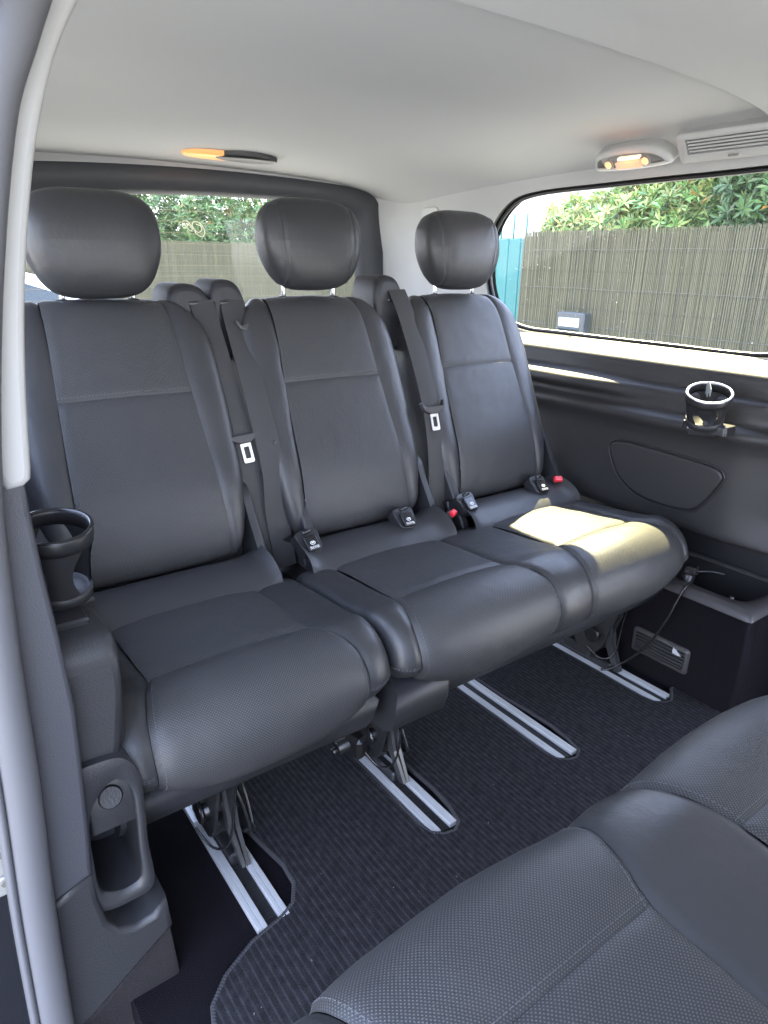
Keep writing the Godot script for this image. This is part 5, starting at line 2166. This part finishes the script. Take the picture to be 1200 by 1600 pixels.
func build_outside():
	var st := new_st()
	st.set_smooth_group(-1)
	quad(st, Vector3(-90, -0.55, 60), Vector3(90, -0.55, 60), Vector3(90, -0.55, -120), Vector3(-90, -0.55, -120))
	solo(st, "ground", "pavement", "pale grey paved yard round the van", "structure")
	reed_fence("weathered reed fence seen through the far side window", Vector3(6.13, -0.55, -5.74), Vector3(6.13, -0.55, 2.0), 1.90, 2, Vector3(-1, 0, 0), 0.34)
	reed_fence("weathered reed fence seen through the rear window", Vector3(-3.0, -0.55, -14.0), Vector3(12.5, -0.55, -13.6), 1.88, 3, Vector3(0, 0, 1), 0.40)
	# teal sheet metal gate
	var gt := thing("metal_gate", "teal corrugated metal gate at the end of the reed fence", "gate", Vector3(6.3, -0.55, -6.6))
	for k in 9:
		st = new_st()
		var z := -5.86 - k * 0.19
		prism(st, [Vector2(z + 0.09, -0.45), Vector2(z + 0.09, 1.29), Vector2(z - 0.09, 1.29), Vector2(z - 0.09, -0.45)], func(p: Vector2, d: float) -> Vector3: return Vector3(d, p.y, p.x), 6.30, 6.34, 0.018, 2)
		part(st, "sheet_panel", "gate_paint", gt)
	st = new_st()
	rbox(st, Vector3(6.345, 1.27, -6.62), Vector3(0.04, 0.06, 1.72), 0.005)
	rbox(st, Vector3(6.345, 0.36, -6.62), Vector3(0.04, 0.06, 1.72), 0.005)
	part(st, "rail", "gate_paint", gt)
	for k in 8:
		st = new_st()
		var z := -5.90 - k * 0.2
		cyl(st, Vector3(6.33, 1.28, z), Vector3(6.33, 1.55, z), 0.012, 8)
		part(st, "picket", "gate_paint", gt)
	# letter box on the fence
	var lb := thing("letter_box", "dark grey letter box with pale label on the reed fence", "letter box", Vector3(6.05, 0.25, -4.85))
	st = new_st()
	rbox(st, Vector3(6.04, 0.39, -4.86), Vector3(0.12, 0.30, 0.36), 0.012)
	part(st, "case", "box_grey", lb)
	st = new_st()
	rbox(st, Vector3(5.976, 0.44, -4.87), Vector3(0.012, 0.09, 0.27), 0.004)
	part(st, "label_plate", "label_pale", lb)
	st = new_st()
	rbox(st, Vector3(5.974, 0.355, -4.87), Vector3(0.014, 0.05, 0.27), 0.004)
	part(st, "flap", "dark_glass", lb)
	# shrubs behind the right fence
	var gp := "shrubs above the reed fences"
	leafy("shrub", "pale green sunlit shrub above the fence end by the teal gate", Vector3(6.75, -0.55, -5.3), [[Vector3(6.72, 1.32, -5.45), Vector3(0.45, 0.40, 0.45)], [Vector3(6.75, 1.40, -4.85), Vector3(0.45, 0.52, 0.40)]], 1500, 5, 2.4, 0.11, gp)
	leafy("shrub", "yellow green shrub in the middle above the far fence", Vector3(6.85, -0.55, -4.1), [[Vector3(6.80, 1.45, -4.25), Vector3(0.5, 0.55, 0.45)], [Vector3(6.9, 1.9, -3.85), Vector3(0.5, 0.6, 0.45)]], 2000, 6, 1.8, 0.115, gp)
	leafy("shrub", "dark glossy shrub filling the front end of the far window", Vector3(6.9, -0.55, -2.9), [[Vector3(6.80, 1.65, -3.35), Vector3(0.55, 0.75, 0.5)], [Vector3(6.85, 1.6, -2.6), Vector3(0.55, 0.8, 0.6)], [Vector3(6.9, 2.1, -2.9), Vector3(0.6, 0.6, 0.6)]], 4200, 7, 0.72, 0.115, gp)
	leafy("shrub", "dark tall shrub beyond the right edge of the far window", Vector3(6.9, -0.55, -1.4), [[Vector3(6.85, 1.7, -1.5), Vector3(0.55, 0.8, 0.7)]], 1300, 8, 0.72, 0.115, gp)
	# hedge shrubs beyond the rear fence
	for k in 7:
		var x := -1.2 + k * 1.85
		var lab: String = ["hedge shrub left of the first headrest", "hedge shrub behind the first headrest", "bright hedge shrub left of the emblem sticker", "hedge shrub behind the emblem sticker", "hedge shrub beside the second headrest", "hedge shrub hidden mostly by the second headrest", "hedge shrub at the right end of the rear fence"][k]
		leafy("hedge_shrub", lab, Vector3(x, -0.55, -14.9), [[Vector3(x - 0.45, 1.5, -14.75), Vector3(0.8, 0.85, 0.6)], [Vector3(x + 0.45, 1.75, -14.9), Vector3(0.8, 0.95, 0.6)]], 1300, 20 + k, 1.0 + 0.15 * (k % 3), 0.15, gp)
	# pale house behind the gate
	var hs := thing("house", "pale rendered house wall behind the teal gate", "house", Vector3(10.5, -0.55, -9.0))
	st = new_st()
	rbox(st, Vector3(12.0, 1.2, -9.5), Vector3(3.0, 3.5, 6.0), 0.02)
	part(st, "wall", "house_wall", hs)
	st = new_st()
	prism(st, [Vector2(10.2, 2.95), Vector2(12.0, 3.9), Vector2(13.8, 2.95)], func(p: Vector2, d: float) -> Vector3: return Vector3(p.x, p.y, d), -6.3, -12.7)
	part(st, "roof", "roof_tile", hs)
	for z in [-7.6, -10.9]:
		st = new_st()
		rbox(st, Vector3(10.49, 1.55, z), Vector3(0.06, 1.1, 0.9), 0.01)
		var wn := part(st, "window", "print_white", hs)
		st = new_st()
		rbox(st, Vector3(10.455, 1.55, z), Vector3(0.02, 0.98, 0.78), 0.004)
		part(st, "pane", "dark_glass", wn)
	build_car()

func build_car():
	# small white car parked in the yard, seen past the first headrest
	var o := Vector3(0.2, -0.55, -8.2)
	var cr := thing("parked_car", "white car parked behind the van, seen past the first headrest", "car", o)
	# sections along x: x, half width bottom, half width top, sill y, belt y
	var st := new_st()
	var secs := [[-2.0, 0.62, 0.30, 0.62], [-1.9, 0.78, 0.22, 0.74], [-1.2, 0.84, 0.20, 0.90], [-0.4, 0.86, 0.20, 0.96], [0.6, 0.86, 0.20, 0.98], [1.5, 0.84, 0.22, 0.96], [1.95, 0.74, 0.28, 0.86], [2.02, 0.60, 0.36, 0.70]]
	var F := func(a: float, b: float) -> Vector3:
		var f := b * (secs.size() - 1)
		var i := mini(int(f), secs.size() - 2)
		var t := f - i
		var w := lerpf(secs[i][1], secs[i + 1][1], t)
		var lo := lerpf(secs[i][2], secs[i + 1][2], t)
		var hi := lerpf(secs[i][3], secs[i + 1][3], t)
		var an := a * TAU
		var cx := spow(cos(an), 0.5)
		var cy := spow(sin(an), 0.5)
		return o + Vector3(lerpf(-2.0, 2.02, b) if true else 0.0, (lo + hi) * 0.5 + cy * (hi - lo) * 0.5, cx * w)
	patch(st, F, 40, 42, o + Vector3(0, 0.6, 0), [0, 0, 0, 0], 0.02, 1.0, 0.0)
	part(st, "body", "car_white", cr)
	st = new_st()
	var cab := [Vector2(-0.95, 0.90), Vector2(-0.30, 1.38), Vector2(0.10, 1.46), Vector2(0.90, 1.44), Vector2(1.55, 1.25), Vector2(1.80, 0.92)]
	prism(st, spline2(cab, 4), func(p: Vector2, d: float) -> Vector3: return o + Vector3(p.x, p.y, d * (1.0 - 0.28 * clampf((p.y - 0.9) / 0.55, 0, 1))), 0.80, -0.80, 0.03)
	part(st, "cabin", "car_white", cr)
	for s in [-1, 1]:
		for wv in [[Vector2(-0.70, 0.98), Vector2(-0.25, 1.32), Vector2(0.35, 1.37), Vector2(0.35, 0.98)], [Vector2(0.42, 0.98), Vector2(0.42, 1.37), Vector2(0.95, 1.35), Vector2(1.40, 1.20), Vector2(1.45, 0.98)]]:
			st = new_st()
			prism(st, wv, func(p: Vector2, d: float) -> Vector3: return o + Vector3(p.x, p.y, s * (0.80 * (1.0 - 0.28 * clampf((p.y - 0.9) / 0.55, 0, 1)) + d)), 0.008, -0.02)
			part(st, "side_glass", "dark_glass", cr)
		for x in [-1.25, 1.25]:
			st = new_st()
			cyl(st, o + Vector3(x, 0.31, s * 0.70), o + Vector3(x, 0.31, s * 0.89), 0.31, 28, 0.03)
			var wh := part(st, "wheel", "tyre", cr)
			st = new_st()
			cyl(st, o + Vector3(x, 0.31, s * 0.885), o + Vector3(x, 0.31, s * 0.90), 0.20, 24, 0.01)
			part(st, "rim", "zinc", wh)
	st = new_st()
	prism(st, [Vector2(-0.62, -0.92), Vector2(0.62, -0.92), Vector2(0.50, -0.36), Vector2(-0.50, -0.36)], func(p: Vector2, d: float) -> Vector3: return o + Vector3(p.y - 0.02 - d * 0.6, 0.955 + (p.y + 0.92) * 0.74 + d * 0.8, p.x), 0.012, -0.01)
	part(st, "windscreen", "dark_glass", cr)
	for s in [-1, 1]:
		st = new_st()
		rbox(st, o + Vector3(-1.93, 0.62, s * 0.55), Vector3(0.10, 0.14, 0.26), 0.03)
		part(st, "headlight", "label_pale", cr)
